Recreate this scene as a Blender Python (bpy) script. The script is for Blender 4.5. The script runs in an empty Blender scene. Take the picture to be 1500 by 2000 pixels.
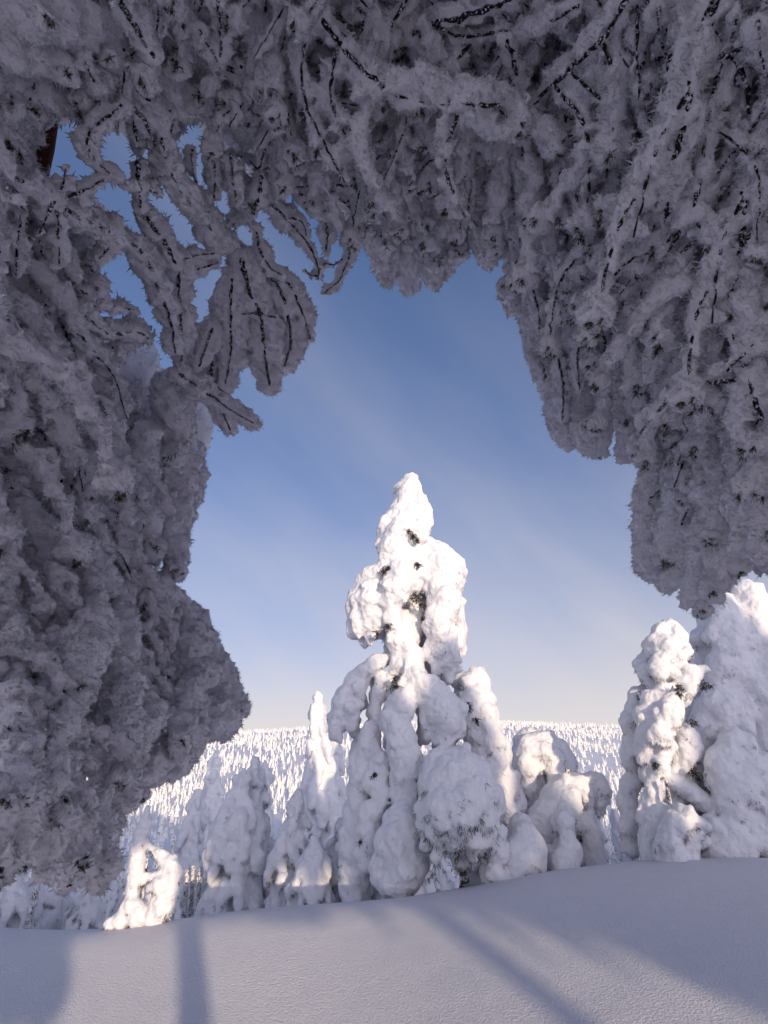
import bpy, math, random, time
import numpy as np
import openvdb
from mathutils import Vector, Matrix
T0 = time.time()
R = math.radians
rng = np.random.default_rng(7)
random.seed(7)
scene = bpy.context.scene
col = scene.collection

# ------------------------------------------------------------------ camera
F = 1111.1                      # focal length in photo pixels (20 mm on a 36 mm frame side, 2000 px)
PITCH = math.atan(445 / F)
CAM = np.array([0.0, 0.0, 1.5])
cam_data = bpy.data.cameras.new('camera')
cam = bpy.data.objects.new('camera', cam_data)
col.objects.link(cam)
cam.location = CAM
cam.rotation_euler = (math.pi / 2 + PITCH, 0, 0)
cam_data.sensor_fit = 'VERTICAL'
cam_data.sensor_height = 36
cam_data.lens = 20
cam_data.clip_start = 0.02
cam_data.clip_end = 5000
cam_data.dof.use_dof = True
cam_data.dof.focus_distance = 6.0
cam_data.dof.aperture_fstop = 10
scene.camera = cam
scene.render.resolution_x, scene.render.resolution_y = 768, 1024

# ------------------------------------------------------------------ sky, sun, exposure
SUN_EL = 6.2
SUN_AZ = 21.0                   # the light travels towards 21 degrees left of +Y
world = bpy.data.worlds.new('World')
scene.world = world
world.use_nodes = True
wn, wl = world.node_tree.nodes, world.node_tree.links
wn.clear()
sky = wn.new('ShaderNodeTexSky')
sky.sky_type = 'NISHITA'
sky.sun_disc = False
sky.sun_elevation = R(SUN_EL)
sky.sun_rotation = R(180 - SUN_AZ)
sky.altitude = 300
sky.air_density = 0.6
sky.dust_density = 0.3
sky.ozone_density = 3.0
def wmath(op, a, b=None, c=None):
    n = wn.new('ShaderNodeMath'); n.operation = op
    for i, v in enumerate((a, b, c)):
        if v is None: continue
        if isinstance(v, (int, float)): n.inputs[i].default_value = v
        else: wl.new(v, n.inputs[i])
    return n.outputs[0]
def wdot(vec):
    n = wn.new('ShaderNodeVectorMath'); n.operation = 'DOT_PRODUCT'
    wl.new(tc.outputs['Generated'], n.inputs[0]); n.inputs[1].default_value = vec
    return n.outputs['Value']
tc = wn.new('ShaderNodeTexCoord')
# the low sky is mist: look the clear sky up a little higher and lay pale haze along the horizon
vm = wn.new('ShaderNodeVectorMath'); vm.operation = 'MULTIPLY_ADD'
wl.new(tc.outputs['Generated'], vm.inputs[0]); vm.inputs[1].default_value = (1, 1, 0.80); vm.inputs[2].default_value = (0, 0, 0.22)
vn = wn.new('ShaderNodeVectorMath'); vn.operation = 'NORMALIZE'
wl.new(vm.outputs[0], vn.inputs[0]); wl.new(vn.outputs[0], sky.inputs[0])
hs = wn.new('ShaderNodeMix'); hs.data_type = 'RGBA'; hs.blend_type = 'MULTIPLY'
hs.inputs[0].default_value = 1.0
hs.inputs[7].default_value = (1.20, 1.08, 1.10, 1)
wl.new(sky.outputs[0], hs.inputs[6])
elev = wmath('MAXIMUM', wdot((0, 0, 1)), 0.0)
hz = wmath('MULTIPLY', wmath('POWER', 0.012, elev), 0.98)
hm = wn.new('ShaderNodeMix'); hm.data_type = 'RGBA'
# the mist glows towards the sun
sdot = wmath('MAXIMUM', wdot((math.sin(R(SUN_AZ)), -math.cos(R(SUN_AZ)), 0.1)), 0.0)
aur = wmath('MULTIPLY', wmath('POWER', sdot, 1.5), wmath('POWER', 0.30, elev))
hc = wn.new('ShaderNodeMix'); hc.data_type = 'RGBA'
hc.inputs[6].default_value = (3.65, 3.34, 3.12, 1); hc.inputs[7].default_value = (21, 19.4, 21.5, 1)
wl.new(aur, hc.inputs[0]); wl.new(hc.outputs[2], hm.inputs[7])
hz = wmath('MAXIMUM', hz, wmath('MULTIPLY', aur, 0.8))
wl.new(hz, hm.inputs[0]); wl.new(hs.outputs[2], hm.inputs[6])
# a thin slanting veil of cirrus
vv = wdot((.65, 0, .76)); ww = wdot((.76, 0, -.65)); dy = wdot((0, 1, 0))
cv = wn.new('ShaderNodeCombineXYZ')
wl.new(wmath('MULTIPLY', ww, 1.1), cv.inputs[0]); wl.new(dy, cv.inputs[1]); wl.new(wmath('MULTIPLY', vv, 3.2), cv.inputs[2])
nz = wn.new('ShaderNodeTexNoise'); nz.inputs['Scale'].default_value = 2.2
nz.inputs['Detail'].default_value = 4; nz.inputs['Roughness'].default_value = 0.45
wl.new(cv.outputs[0], nz.inputs[0])
band = wmath('MAXIMUM', wmath('SUBTRACT', 1.0, wmath('DIVIDE', wmath('ABSOLUTE', wmath('SUBTRACT', vv, 0.37)), 0.15)), 0.0)
band = wmath('MULTIPLY', wmath('SMOOTH_MIN', band, 0.8, 0.3), nz.outputs[0])
low = wmath('MULTIPLY', wmath('MULTIPLY', hz, 0.9), wmath('MAXIMUM', wmath('SUBTRACT', nz.outputs[0], 0.40), 0.0))
fac = wmath('ADD', wmath('MULTIPLY', band, 0.19), wmath('MULTIPLY', low, 3.0)); fac = wmath('MINIMUM', fac, 0.7)
cm = wn.new('ShaderNodeMix'); cm.data_type = 'RGBA'
cm.inputs[7].default_value = (3.3, 3.1, 3.1, 1)
wl.new(fac, cm.inputs[0]); wl.new(hm.outputs[2], cm.inputs[6])
bg = wn.new('ShaderNodeBackground')
bg.inputs[1].default_value = 0.14
wl.new(cm.outputs[2], bg.inputs[0])
wo = wn.new('ShaderNodeOutputWorld')
wl.new(bg.outputs[0], wo.inputs[0])

sun_data = bpy.data.lights.new('sun', 'SUN')
sun_data.energy = 2.25
sun_data.angle = R(0.9)
sun_data.color = (1.0, 0.80, 0.58)
sun = bpy.data.objects.new('sun', sun_data)
col.objects.link(sun)
sd = Vector((-math.sin(R(SUN_AZ)) * math.cos(R(SUN_EL)), math.cos(R(SUN_AZ)) * math.cos(R(SUN_EL)), -math.sin(R(SUN_EL))))
sun.rotation_euler = sd.to_track_quat('-Z', 'Y').to_euler()
sun.location = (6, -12, 9)

vs = scene.view_settings
vs.view_transform = 'Standard'; vs.look = 'None'; vs.gamma = 1.0
vs.exposure = 0.7
cy = scene.cycles
cy.use_denoising = True
cy.max_bounces = 6; cy.diffuse_bounces = 6; cy.glossy_bounces = 2
cy.transmission_bounces = 6; cy.volume_bounces = 0; cy.caustics_reflective = False; cy.caustics_refractive = False
cy.use_adaptive_sampling = True; cy.adaptive_threshold = 0.015

# ------------------------------------------------------------------ materials
def new_mat(name):
    m = bpy.data.materials.new(name); m.use_nodes = True
    n = m.node_tree.nodes
    return m, n, m.node_tree.links, n['Principled BSDF']
def snow_mat(name, colr, scale, strength, dist, rough=0.75, scale2=None, clump=0):
    m, n, l, b = new_mat(name)
    t = n.new('ShaderNodeTexCoord')
    a = n.new('ShaderNodeTexNoise'); a.inputs['Scale'].default_value = scale
    a.inputs['Detail'].default_value = 4; a.inputs['Roughness'].default_value = 0.62
    l.new(t.outputs['Object'], a.inputs[0])
    bp = n.new('ShaderNodeBump'); bp.inputs['Strength'].default_value = strength; bp.inputs['Distance'].default_value = dist
    l.new(a.outputs[0], bp.inputs['Height']); l.new(bp.outputs[0], b.inputs['Normal'])
    if clump:
        vo = n.new('ShaderNodeTexVoronoi'); vo.feature = 'SMOOTH_F1'; vo.inputs['Scale'].default_value = clump
        wv = n.new('ShaderNodeVectorMath'); wv.operation = 'MULTIPLY_ADD'
        l.new(a.outputs[1], wv.inputs[0]); wv.inputs[1].default_value = (.05, .05, .05); l.new(t.outputs['Object'], wv.inputs[2])
        l.new(wv.outputs[0], vo.inputs[0])
        b2 = n.new('ShaderNodeBump'); b2.invert = True; b2.inputs['Strength'].default_value = .42; b2.inputs['Distance'].default_value = .06
        l.new(vo.outputs['Distance'], b2.inputs['Height']); l.new(b2.outputs[0], bp.inputs['Normal'])
    c = n.new('ShaderNodeTexNoise'); c.inputs['Scale'].default_value = scale2 or scale * 0.13
    c.inputs['Detail'].default_value = 3
    l.new(t.outputs['Object'], c.inputs[0])
    mx = n.new('ShaderNodeMix'); mx.data_type = 'RGBA'
    mx.inputs[6].default_value = (colr[0] * .93, colr[1] * .93, colr[2] * .94, 1)
    mx.inputs[7].default_value = (*colr, 1)
    l.new(c.outputs[0], mx.inputs[0]); l.new(mx.outputs[2], b.inputs['Base Color'])
    b.inputs['Roughness'].default_value = rough
    b.inputs['Specular IOR Level'].default_value = 0.25
    return m
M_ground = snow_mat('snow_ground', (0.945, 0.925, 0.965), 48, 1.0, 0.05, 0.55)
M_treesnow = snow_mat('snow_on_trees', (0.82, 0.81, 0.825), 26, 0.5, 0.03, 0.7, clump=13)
M_frost = snow_mat('hoar_frost', (0.92, 0.90, 0.93), 120, 0.7, 0.008, 0.6)
def speck_mat(name, base, frost, scale, lo, hi, rough=0.85):
    m, n, l, b = new_mat(name)
    t = n.new('ShaderNodeTexCoord')
    a = n.new('ShaderNodeTexNoise'); a.inputs['Scale'].default_value = scale; a.inputs['Detail'].default_value = 4
    a.inputs['Roughness'].default_value = 0.7
    l.new(t.outputs['Object'], a.inputs[0])
    r = n.new('ShaderNodeMapRange'); r.inputs[1].default_value = lo; r.inputs[2].default_value = hi
    l.new(a.outputs[0], r.inputs[0])
    mx = n.new('ShaderNodeMix'); mx.data_type = 'RGBA'
    mx.inputs[6].default_value = (*base, 1); mx.inputs[7].default_value = (*frost, 1)
    l.new(r.outputs[0], mx.inputs[0]); l.new(mx.outputs[2], b.inputs['Base Color'])
    b.inputs['Roughness'].default_value = rough; b.inputs['Specular IOR Level'].default_value = 0.15
    bp = n.new('ShaderNodeBump'); bp.inputs['Strength'].default_value = 0.6; bp.inputs['Distance'].default_value = 0.004
    l.new(a.outputs[0], bp.inputs['Height']); l.new(bp.outputs[0], b.inputs['Normal'])
    return m
M_twig = speck_mat('frosted_bark', (0.020, 0.015, 0.015), (0.72, 0.70, 0.74), 130, 0.54, 0.62)
M_redbark = speck_mat('red_pine_bark', (0.10, 0.035, 0.02), (0.5, 0.48, 0.5), 40, 0.58, 0.70)
M_needle = speck_mat('pine_needles', (0.055, 0.052, 0.022), (0.6, 0.6, 0.6), 90, 0.52, 0.62, 0.7)
M_spruce = speck_mat('spruce_twigs', (0.045, 0.043, 0.038), (0.8, 0.8, 0.82), 9, 0.42, 0.60)
M_bough = speck_mat('bare_spruce_bough', (0.035, 0.030, 0.024), (0.7, 0.7, 0.72), 14, 0.55, 0.70)
M_trunk = speck_mat('spruce_trunk', (0.07, 0.055, 0.05), (0.8, 0.8, 0.82), 12, 0.46, 0.56)
M_far = speck_mat('far_snowy_trees', (0.26, 0.24, 0.20), (0.92, 0.90, 0.87), 0.9, 0.34, 0.48)

# ------------------------------------------------------------------ helpers
def ray(x, y):
    """direction in the world of a photo pixel, with unit depth along the optical axis"""
    cx, cyy = (x - 750) / F, (1000 - y) / F
    return np.array([cx, math.cos(PITCH) - cyy * math.sin(PITCH), math.sin(PITCH) + cyy * math.cos(PITCH)])
def at_Y(x, y, Y):
    d = ray(x, y); return CAM + d * (Y / d[1])
def at_dist(x, y, dist):
    d = ray(x, y); return CAM + d / np.linalg.norm(d) * dist
def to_px(P):
    q = np.asarray(P) - CAM
    dep = q[..., 1] * math.cos(PITCH) + q[..., 2] * math.sin(PITCH)
    up = -q[..., 1] * math.sin(PITCH) + q[..., 2] * math.cos(PITCH)
    return np.stack([750 + F * q[..., 0] / dep, 1000 - F * up / dep, dep], -1)
def mpp(p):      # metres per photo pixel at a world point
    return to_px(p)[..., 2] / F

def link(o, parent=None):
    col.objects.link(o)
    if parent is not None: o.parent = parent
    return o
def mesh_np(name, V, tris, normals=None, smooth=True, mats=()):
    me = bpy.data.meshes.new(name)
    V = np.ascontiguousarray(V, np.float32); tris = np.ascontiguousarray(tris, np.int32)
    me.vertices.add(len(V)); me.vertices.foreach_set('co', V.ravel())
    me.loops.add(tris.size); me.loops.foreach_set('vertex_index', tris.ravel())
    me.polygons.add(len(tris)); me.polygons.foreach_set('loop_start', np.arange(0, tris.size, 3, dtype=np.int32))
    me.polygons.foreach_set('use_smooth', np.full(len(tris), smooth, bool))
    me.update(calc_edges=True)
    for m in mats: me.materials.append(m)
    if normals is not None:
        me.normals_split_custom_set_from_vertices(np.ascontiguousarray(normals, np.float32))
    return me
def obj(name, me, parent=None):
    return link(bpy.data.objects.new(name, me), parent)
def empty(name, loc, label, cat, group=None):
    o = bpy.data.objects.new(name, None); o.location = loc; o.empty_display_size = 0.3
    col.objects.link(o); o['label'] = label; o['category'] = cat
    if group: o['group'] = group
    return o

# tileable noise volumes
NT = 96
def value_tile(cells, seed):
    r = np.random.default_rng(seed); g = r.random((cells,) * 3).astype(np.float32)
    x = np.arange(NT) * cells / NT; i = x.astype(int); f = x - i; f = (f * f * (3 - 2 * f)).astype(np.float32)
    def lerp(a, ax):
        sh = [1, 1, 1]; sh[ax] = NT; ff = f.reshape(sh)
        return np.take(a, i, ax) * (1 - ff) + np.take(a, (i + 1) % cells, ax) * ff
    for ax in range(3): g = lerp(g, ax)
    return g
def fbm_tile(c0, octs, seed, rough=0.55):
    o = 0; a = 1; s = 0
    for k in range(octs):
        o = o + a * value_tile(c0 * 2 ** k, seed + k); s += a; a *= rough
    return (o / s - 0.5) * 2
def worley_tile(cells, seed):
    r = np.random.default_rng(seed); P = r.random((cells,) * 3 + (3,)).astype(np.float32)
    x = (np.arange(NT, dtype=np.float32)) * cells / NT; i = x.astype(int); f = x - i
    best = np.full((NT,) * 3, 9, np.float32)
    for dx in (-1, 0, 1):
        for dy in (-1, 0, 1):
            for dz in (-1, 0, 1):
                Q = P[np.ix_((i + dx) % cells, (i + dy) % cells, (i + dz) % cells)]
                d = (dx + Q[..., 0] - f[:, None, None]) ** 2 + (dy + Q[..., 1] - f[None, :, None]) ** 2 + (dz + Q[..., 2] - f[None, None, :]) ** 2
                np.minimum(best, d, out=best)
    return np.sqrt(best)
FB = fbm_tile(6, 4, 11)
FB2 = fbm_tile(12, 3, 31, 0.7)
WA = 0.55 - worley_tile(8, 3)
WB = 0.55 - worley_tile(19, 5)
def tile_at(tile, org, n, step, period):
    """tile repeated every `period` metres, sampled on a grid"""
    s = NT / period
    ix = [np.floor(((org[a] + np.arange(n[a]) * step) * s)).astype(int) % NT for a in range(3)]
    return tile[np.ix_(*ix)]

def sdf_mesh(caps, voxel, k=0.03, noise=(), pad=0.1, carve=()):
    """caps: (p0, r0, p1, r1) round cones -> V, tris. noise: (tile, period, amplitude)"""
    A = np.array([np.r_[c[0], c[1], c[2], c[3]] for c in caps], float)
    lo = np.minimum(A[:, 0:3] - A[:, 3:4], A[:, 4:7] - A[:, 7:8]).min(0) - pad
    hi = np.maximum(A[:, 0:3] + A[:, 3:4], A[:, 4:7] + A[:, 7:8]).max(0) + pad
    n = np.ceil((hi - lo) / voxel).astype(int) + 1
    big = 0.25 + pad
    D = np.full(n, big, np.float32)
    ax = [(lo[a] + np.arange(n[a]) * voxel).astype(np.float32) for a in range(3)]
    m = k + pad
    for c in A:
        p0, r0, p1, r1 = c[:3], c[3], c[4:7], c[7]
        a = np.minimum(p0 - r0, p1 - r1) - m; b = np.maximum(p0 + r0, p1 + r1) + m
        i0 = np.maximum(((a - lo) / voxel).astype(int), 0); i1 = np.minimum(np.ceil((b - lo) / voxel).astype(int) + 1, n)
        X = ax[0][i0[0]:i1[0], None, None] - p0[0]; Y = ax[1][None, i0[1]:i1[1], None] - p0[1]; Z = ax[2][None, None, i0[2]:i1[2]] - p0[2]
        e = (p1 - p0).astype(np.float32); ee = float(e @ e)
        if ee > 1e-9:
            t = np.clip((X * e[0] + Y * e[1] + Z * e[2]) / ee, 0, 1)
            d = np.sqrt((X - t * e[0]) ** 2 + (Y - t * e[1]) ** 2 + (Z - t * e[2]) ** 2) - (r0 + (r1 - r0) * t)
        else:
            d = np.sqrt(X * X + Y * Y + Z * Z) - max(r0, r1)
        S = D[i0[0]:i1[0], i0[1]:i1[1], i0[2]:i1[2]]
        h = np.maximum(k - np.abs(S - d), 0) / k
        S[...] = np.minimum(S, d) - h * h * k * 0.25
    for tile, period, amp in noise:
        D -= amp * tile_at(tile, lo, n, voxel, period)
    for p0, r0, p1, r1 in carve:                    # hollows between the boughs
        X = ax[0][:, None, None] - p0[0]; Y = ax[1][None, :, None] - p0[1]; Z = ax[2][None, None, :] - p0[2]
        e = (np.asarray(p1) - p0).astype(np.float32); t = np.clip((X * e[0] + Y * e[1] + Z * e[2]) / float(e @ e), 0, 1)
        np.maximum(D, (r0 + (r1 - r0) * t) - np.sqrt((X - t * e[0]) ** 2 + (Y - t * e[1]) ** 2 + (Z - t * e[2]) ** 2), out=D)
    g = openvdb.FloatGrid(big)
    g.copyFromArray(D)
    g.transform = openvdb.createLinearTransform(voxelSize=voxel)
    pts, quads = g.convertToQuads(0.0)
    pts = np.asarray(pts, np.float64) + lo
    q = np.asarray(quads, np.int64)
    tr = np.concatenate([q[:, [0, 1, 2]], q[:, [0, 2, 3]]])
    vol = np.einsum('ij,ij->i', pts[tr[:, 0]] - pts.mean(0), np.cross(pts[tr[:, 1]] - pts.mean(0), pts[tr[:, 2]] - pts.mean(0))).sum()
    if vol < 0: q = q[:, ::-1]
    return pts, np.concatenate([q[:, [0, 1, 2]], q[:, [0, 2, 3]]])
def tri_normals(V, Tr):
    a, b, c = V[Tr[:, 0]], V[Tr[:, 1]], V[Tr[:, 2]]
    nn = np.cross(b - a, c - a); ar = np.linalg.norm(nn, axis=1)
    return nn / np.maximum(ar, 1e-12)[:, None], ar / 2
def vert_normals(V, Tr):
    nn, ar = tri_normals(V, Tr); N = np.zeros_like(V)
    for k in range(3): np.add.at(N, Tr[:, k], nn * ar[:, None])
    return N / np.maximum(np.linalg.norm(N, axis=1), 1e-12)[:, None]
def unit(a): return a / np.maximum(np.linalg.norm(a, axis=-1, keepdims=True), 1e-9)
def crystals(P, N, length, width, r, spread=0.75):
    """little three-sided ice spikes standing on points P with normals N"""
    n = len(P)
    d = unit(N + spread * r.normal(size=(n, 3)) * 0.7)
    t1 = unit(np.cross(d, r.normal(size=(n, 3)))); t2 = np.cross(d, t1)
    L = (length * (0.45 + 1.0 * r.random(n) ** 2))[:, None]; W = (width * (0.6 + 0.8 * r.random(n)))[:, None]
    base = P - d * 0.25 * L
    v = np.stack([base + t1 * W, base + (-0.5 * t1 + 0.866 * t2) * W, base + (-0.5 * t1 - 0.866 * t2) * W, P + d * L], 1).reshape(-1, 3)
    o = (np.arange(n) * 4)[:, None]
    tr = np.concatenate([o + np.array([[0, 1, 3]]), o + np.array([[1, 2, 3]]), o + np.array([[2, 0, 3]])])
    s = np.stack([t1, -0.5 * t1 + 0.866 * t2, -0.5 * t1 - 0.866 * t2, d], 1)
    nn = unit(0.8 * s + 0.6 * N[:, None, :] + 0.15 * d[:, None, :]).reshape(-1, 3)
    return v, tr, nn
def sample_surface(V, Tr, n, r):
    nn, ar = tri_normals(V, Tr); p = ar / ar.sum()
    f = r.choice(len(Tr), n, p=p)
    a, b = r.random(n), r.random(n); s = a + b > 1; a[s], b[s] = 1 - a[s], 1 - b[s]
    P = V[Tr[f, 0]] + a[:, None] * (V[Tr[f, 1]] - V[Tr[f, 0]]) + b[:, None] * (V[Tr[f, 2]] - V[Tr[f, 0]])
    return P, nn[f], ar.sum(), f
def join(parts):
    Vs, Ts, Ns = [], [], []; o = 0
    for V, Tr, N in parts:
        Vs.append(V); Ts.append(Tr + o); Ns.append(N); o += len(V)
    return np.concatenate(Vs), np.concatenate(Ts), np.concatenate(Ns)
def catmull(P, step):
    P = np.asarray(P, float)
    if len(P) < 2: return P
    Q = np.vstack([2 * P[0] - P[1], P, 2 * P[-1] - P[-2]]); out = []
    for i in range(1, len(Q) - 2):
        n = max(1, int(np.linalg.norm(Q[i + 1][:3] - Q[i][:3]) / step))
        for t in np.arange(n) / n:
            out.append(0.5 * (2 * Q[i] + (Q[i + 1] - Q[i - 1]) * t + (2 * Q[i - 1] - 5 * Q[i] + 4 * Q[i + 1] - Q[i + 2]) * t * t + (3 * Q[i] - Q[i - 1] - 3 * Q[i + 1] + Q[i + 2]) * t ** 3))
    out.append(P[-1]); return np.array(out)
def tube(P, rad, sides=6, seed=0, rough=0.15):
    """P (n,3), rad (n,) -> V, tris, normals"""
    r = np.random.default_rng(seed)
    P = np.asarray(P, float); n = len(P); rad = np.broadcast_to(rad, (n,)).astype(float)
    T = unit(np.gradient(P, axis=0)); ref = np.array([0.31, 0.2, 0.93])
    A = unit(np.cross(T, ref)); B = np.cross(T, A)
    an = np.arange(sides) * 2 * math.pi / sides
    rr = rad[:, None] * (1 + rough * r.normal(size=(n, sides)))
    dirs = A[:, None] * np.cos(an)[None, :, None] + B[:, None] * np.sin(an)[None, :, None]
    V = (P[:, None] + dirs * rr[..., None]).reshape(-1, 3); N = dirs.reshape(-1, 3)
    i = np.arange(n - 1)[:, None] * sides; j = np.arange(sides)[None]; j2 = (j + 1) % sides
    a, b, c, d = (i + j).ravel(), (i + j2).ravel(), (i + sides + j2).ravel(), (i + sides + j).ravel()
    Tr = np.concatenate([np.stack([a, b, c], 1), np.stack([a, c, d], 1)])
    caps = np.array([[0, k + 1, k] for k in range(1, sides - 1)] + [[(n - 1) * sides, (n - 1) * sides + k, (n - 1) * sides + k + 1] for k in range(1, sides - 1)])
    return V, np.concatenate([Tr, caps]), N
def needles(P, D, n, length, r, wid=0.0016, spread=0.9):
    """n thin blades around each point P pointing roughly along D"""
    P = np.repeat(P, n, 0); D = np.repeat(D, n, 0); m = len(P)
    d = unit(D + spread * r.normal(size=(m, 3)) * 0.6)
    t = unit(np.cross(d, r.normal(size=(m, 3)))); L = length * (0.6 + 0.5 * r.random(m))[:, None]
    V = np.stack([P + t * wid, P - t * wid, P + d * L + t * wid * .3, P + d * L - t * wid * .3], 1).reshape(-1, 3)
    o = (np.arange(m) * 4)[:, None]
    return V, np.concatenate([o + [[0, 1, 3]], o + [[0, 3, 2]]]), np.repeat(unit(np.cross(d, t)), 4, 0)

# ------------------------------------------------------------------ terrain
CR = np.array([(-700, 1835), (-300, 1822), (0, 1815), (230, 1819), (400, 1797), (560, 1775), (700, 1753), (900, 1721), (1000, 1706), (1250, 1691), (1500, 1680), (2000, 1690), (2600, 1730)], float)
YC = 8.6
cs, cX = [], []
for x, y in CR:
    d = ray(x, y); cs.append(d[2] / d[1]); cX.append(d[0] / d[1] * YC)
def smooth_interp(x, xp, fp):
    return sum(np.interp(x + o, xp, fp) for o in (-.5, -.25, 0, .25, .5)) / 5
HK = 0.030
def terrain(x, y):
    x = np.asarray(x, float); y = np.asarray(y, float)
    # take the crest profile along the sight line through (x, y)
    xs = np.where(y > 2.0, x / np.maximum(y, 2.0) * YC, x / 2.0 * YC); xs = np.where(y > YC, x * 0.5 + xs * 0.5, xs)
    w = np.clip((y - 1.0) / 4.0, 0, 1); w = w * w * (3 - 2 * w)
    s = smooth_interp(np.clip(xs, -12, 16), cX, cs)
    zc = CAM[2] + YC * s
    q = y - YC
    RO = 1.2; s0 = 0.20
    qa = np.clip(q, -RO, 0)                        # roll-off before the crest
    k1 = (s - s0) / RO
    near = zc + s * qa + 0.5 * k1 * qa * qa + s0 * np.minimum(q + RO, 0)
    near = near + np.where(q > 0, s * q - HK * q * q, 0)
    near = near * w + (1 - w) * (-0.45)
    slope_end = s - 2 * HK * 5.0
    zfar0 = zc + s * 5.0 - HK * 25.0
    yy = np.maximum(y - (YC + 5.0), 0)
    # slope down, valley and far hillside
    ky = np.array([0, 60, 130, 230, 330, 500, 700, 900, 1010, 1300, 2500])
    kz = np.array([0, -17, -27, -32, -29.5, -17, 1, 17.5, 21, 19, 5])
    zv = sum(np.interp(np.maximum(yy + o, 0), ky, kz) for o in (-25, -12, 0, 12, 25)) / 5 - np.interp(25, ky, kz) * 0.0
    zv = zv * np.clip(yy / 20, 0, 1) + slope_end * np.minimum(yy, 20) * (1 - np.clip(yy / 20, 0, 1))
    hill = 7 * np.sin(x / 150 + 1.0) * np.clip((yy - 250) / 500, 0, 1) + 0.012 * x * np.clip((yy - 300) / 600, 0, 1)
    far = zfar0 + zv + hill
    z = np.where(q < 5.0, near, far)
    z = z + 0.09 * np.sin(x * 0.9 + y * .45) * np.sin(y * .8 - x * .3 + 1.3) * np.clip(y / 5, 0, 1) * np.clip((14 - y) / 4, 0, 1)
    return z

def grid_mesh(xs, ys, hole=None):
    X, Y = np.meshgrid(xs, ys); Z = terrain(X, Y)
    V = np.stack([X, Y, Z], -1).reshape(-1, 3); nx, ny = len(xs), len(ys)
    i = (np.arange(ny - 1)[:, None] * nx + np.arange(nx - 1)[None]).ravel()
    return V, np.concatenate([np.stack([i, i + 1, i + nx + 1], 1), np.stack([i, i + nx + 1, i + nx], 1)])
def spaced(a, mid0, mid1, b, fine, grow=1.18):
    out = list(np.arange(mid0, mid1 + 1e-6, fine)); s = fine; x = mid1
    while x < b: s *= grow; x += s; out.append(x)
    s = fine; x = mid0; pre = []
    while x > a: s *= grow; x -= s; pre.append(x)
    return np.array(pre[::-1] + out)
gx = spaced(-1500, -6.5, 7.5, 1500, 0.07, 1.14)
gy = spaced(-120, 3.5, 11.0, 2400, 0.065, 1.07)
V, Tr = grid_mesh(gx, gy)
# wind-packed grain, real relief close by
def tile_pts(tile, P, period):
    s = NT / period; q = np.floor(P * s).astype(int) % NT
    return tile[q[:, 0], q[:, 1], q[:, 2]]
nearw = np.clip((16 - np.abs(V[:, 1] - 6)) / 6, 0, 1) * np.clip((14 - np.abs(V[:, 0])) / 4, 0, 1)
P2 = V.copy(); P2[:, 2] = 0.37
P2[:, 0] *= 0.7
V[:, 2] += nearw * (0.004 * tile_pts(FB2, P2, 5.1) + 0.024 * tile_pts(FB, P2, 9.0))
g = obj('snow_ground', mesh_np('snow_ground', V, Tr, mats=[M_ground])); g['kind'] = 'structure'
g['label'] = 'smooth wind-packed snow field falling away to a wooded valley'
print('ground', len(Tr), time.time() - T0)

# ------------------------------------------------------------------ snow-laden trees
TREE_NOISE = ((WA, 2.1, 0.10), (WB, 2.3, 0.052), (FB, 0.9, 0.016))
def tree_object(name, label, base, caps, voxel, k=0.06, noise=TREE_NOISE, trunk_r=0.1, trunk_h=1.0, seed=0, twigs=900, cat='tree', group=None, lean=0.0, twig_len=0.09, under=-0.25, carve=()):
    r = np.random.default_rng(seed)
    e = empty(name, base, label, cat, group)
    V, Tr = sdf_mesh(caps, voxel, k, noise, pad=0.16, carve=carve)
    V = V - base
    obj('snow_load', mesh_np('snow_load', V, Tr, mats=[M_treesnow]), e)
    tp = np.array([[0, 0, -0.3], [lean * .3, 0, trunk_h * .5], [lean, 0, trunk_h]])
    tp = catmull(tp, 0.2)
    tv = tube(tp, np.linspace(trunk_r, trunk_r * .45, len(tp)), 8, seed)
    obj('trunk', mesh_np('trunk', tv[0], tv[1], mats=[M_trunk]), e)
    if twigs:
        P, N, ar, f = sample_surface(V, Tr, twigs * 12, r)
        keep = np.where(N[:, 2] < under)[0][:twigs]
        P, N = P[keep], N[keep]
        D = unit(N * 0.5 + np.array([0, 0, -1.0]))
        nv = needles(P - N * 0.03, D, 3, twig_len, r, 0.006, 0.6)
        obj('foliage', mesh_np('foliage', nv[0], nv[1], nv[2], mats=[M_spruce]), e)
    for p0, r0, p1, r1 in carve:                    # bare needled twigs showing in the hollow
        c = np.asarray(p0) * .35 + np.asarray(p1) * .65 - base
        nv = needles(c + r.normal(size=(14, 3)) * r0 * .7, unit(np.array([[0, -.4, -1.0]]) + r.normal(size=(14, 3)) * .5), 5, r0 * 2.2, r, .006, .7)
        obj('bough', mesh_np('bough', nv[0], nv[1], nv[2], mats=[M_bough]), e)
    return e, V, Tr
def hollows(pts, conv, Yc, deep=.15, front=1.3):
    out = []
    for x, y, rr in pts:
        X_, Y_, sc = conv(x, y); a_ = at_Y(X_, Y_, Yc - front); b_ = at_Y(X_, Y_, Yc - deep); rm = rr * sc * float(mpp(b_))
        out.append((a_, rm, b_, rm * .8))
    return out

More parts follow.
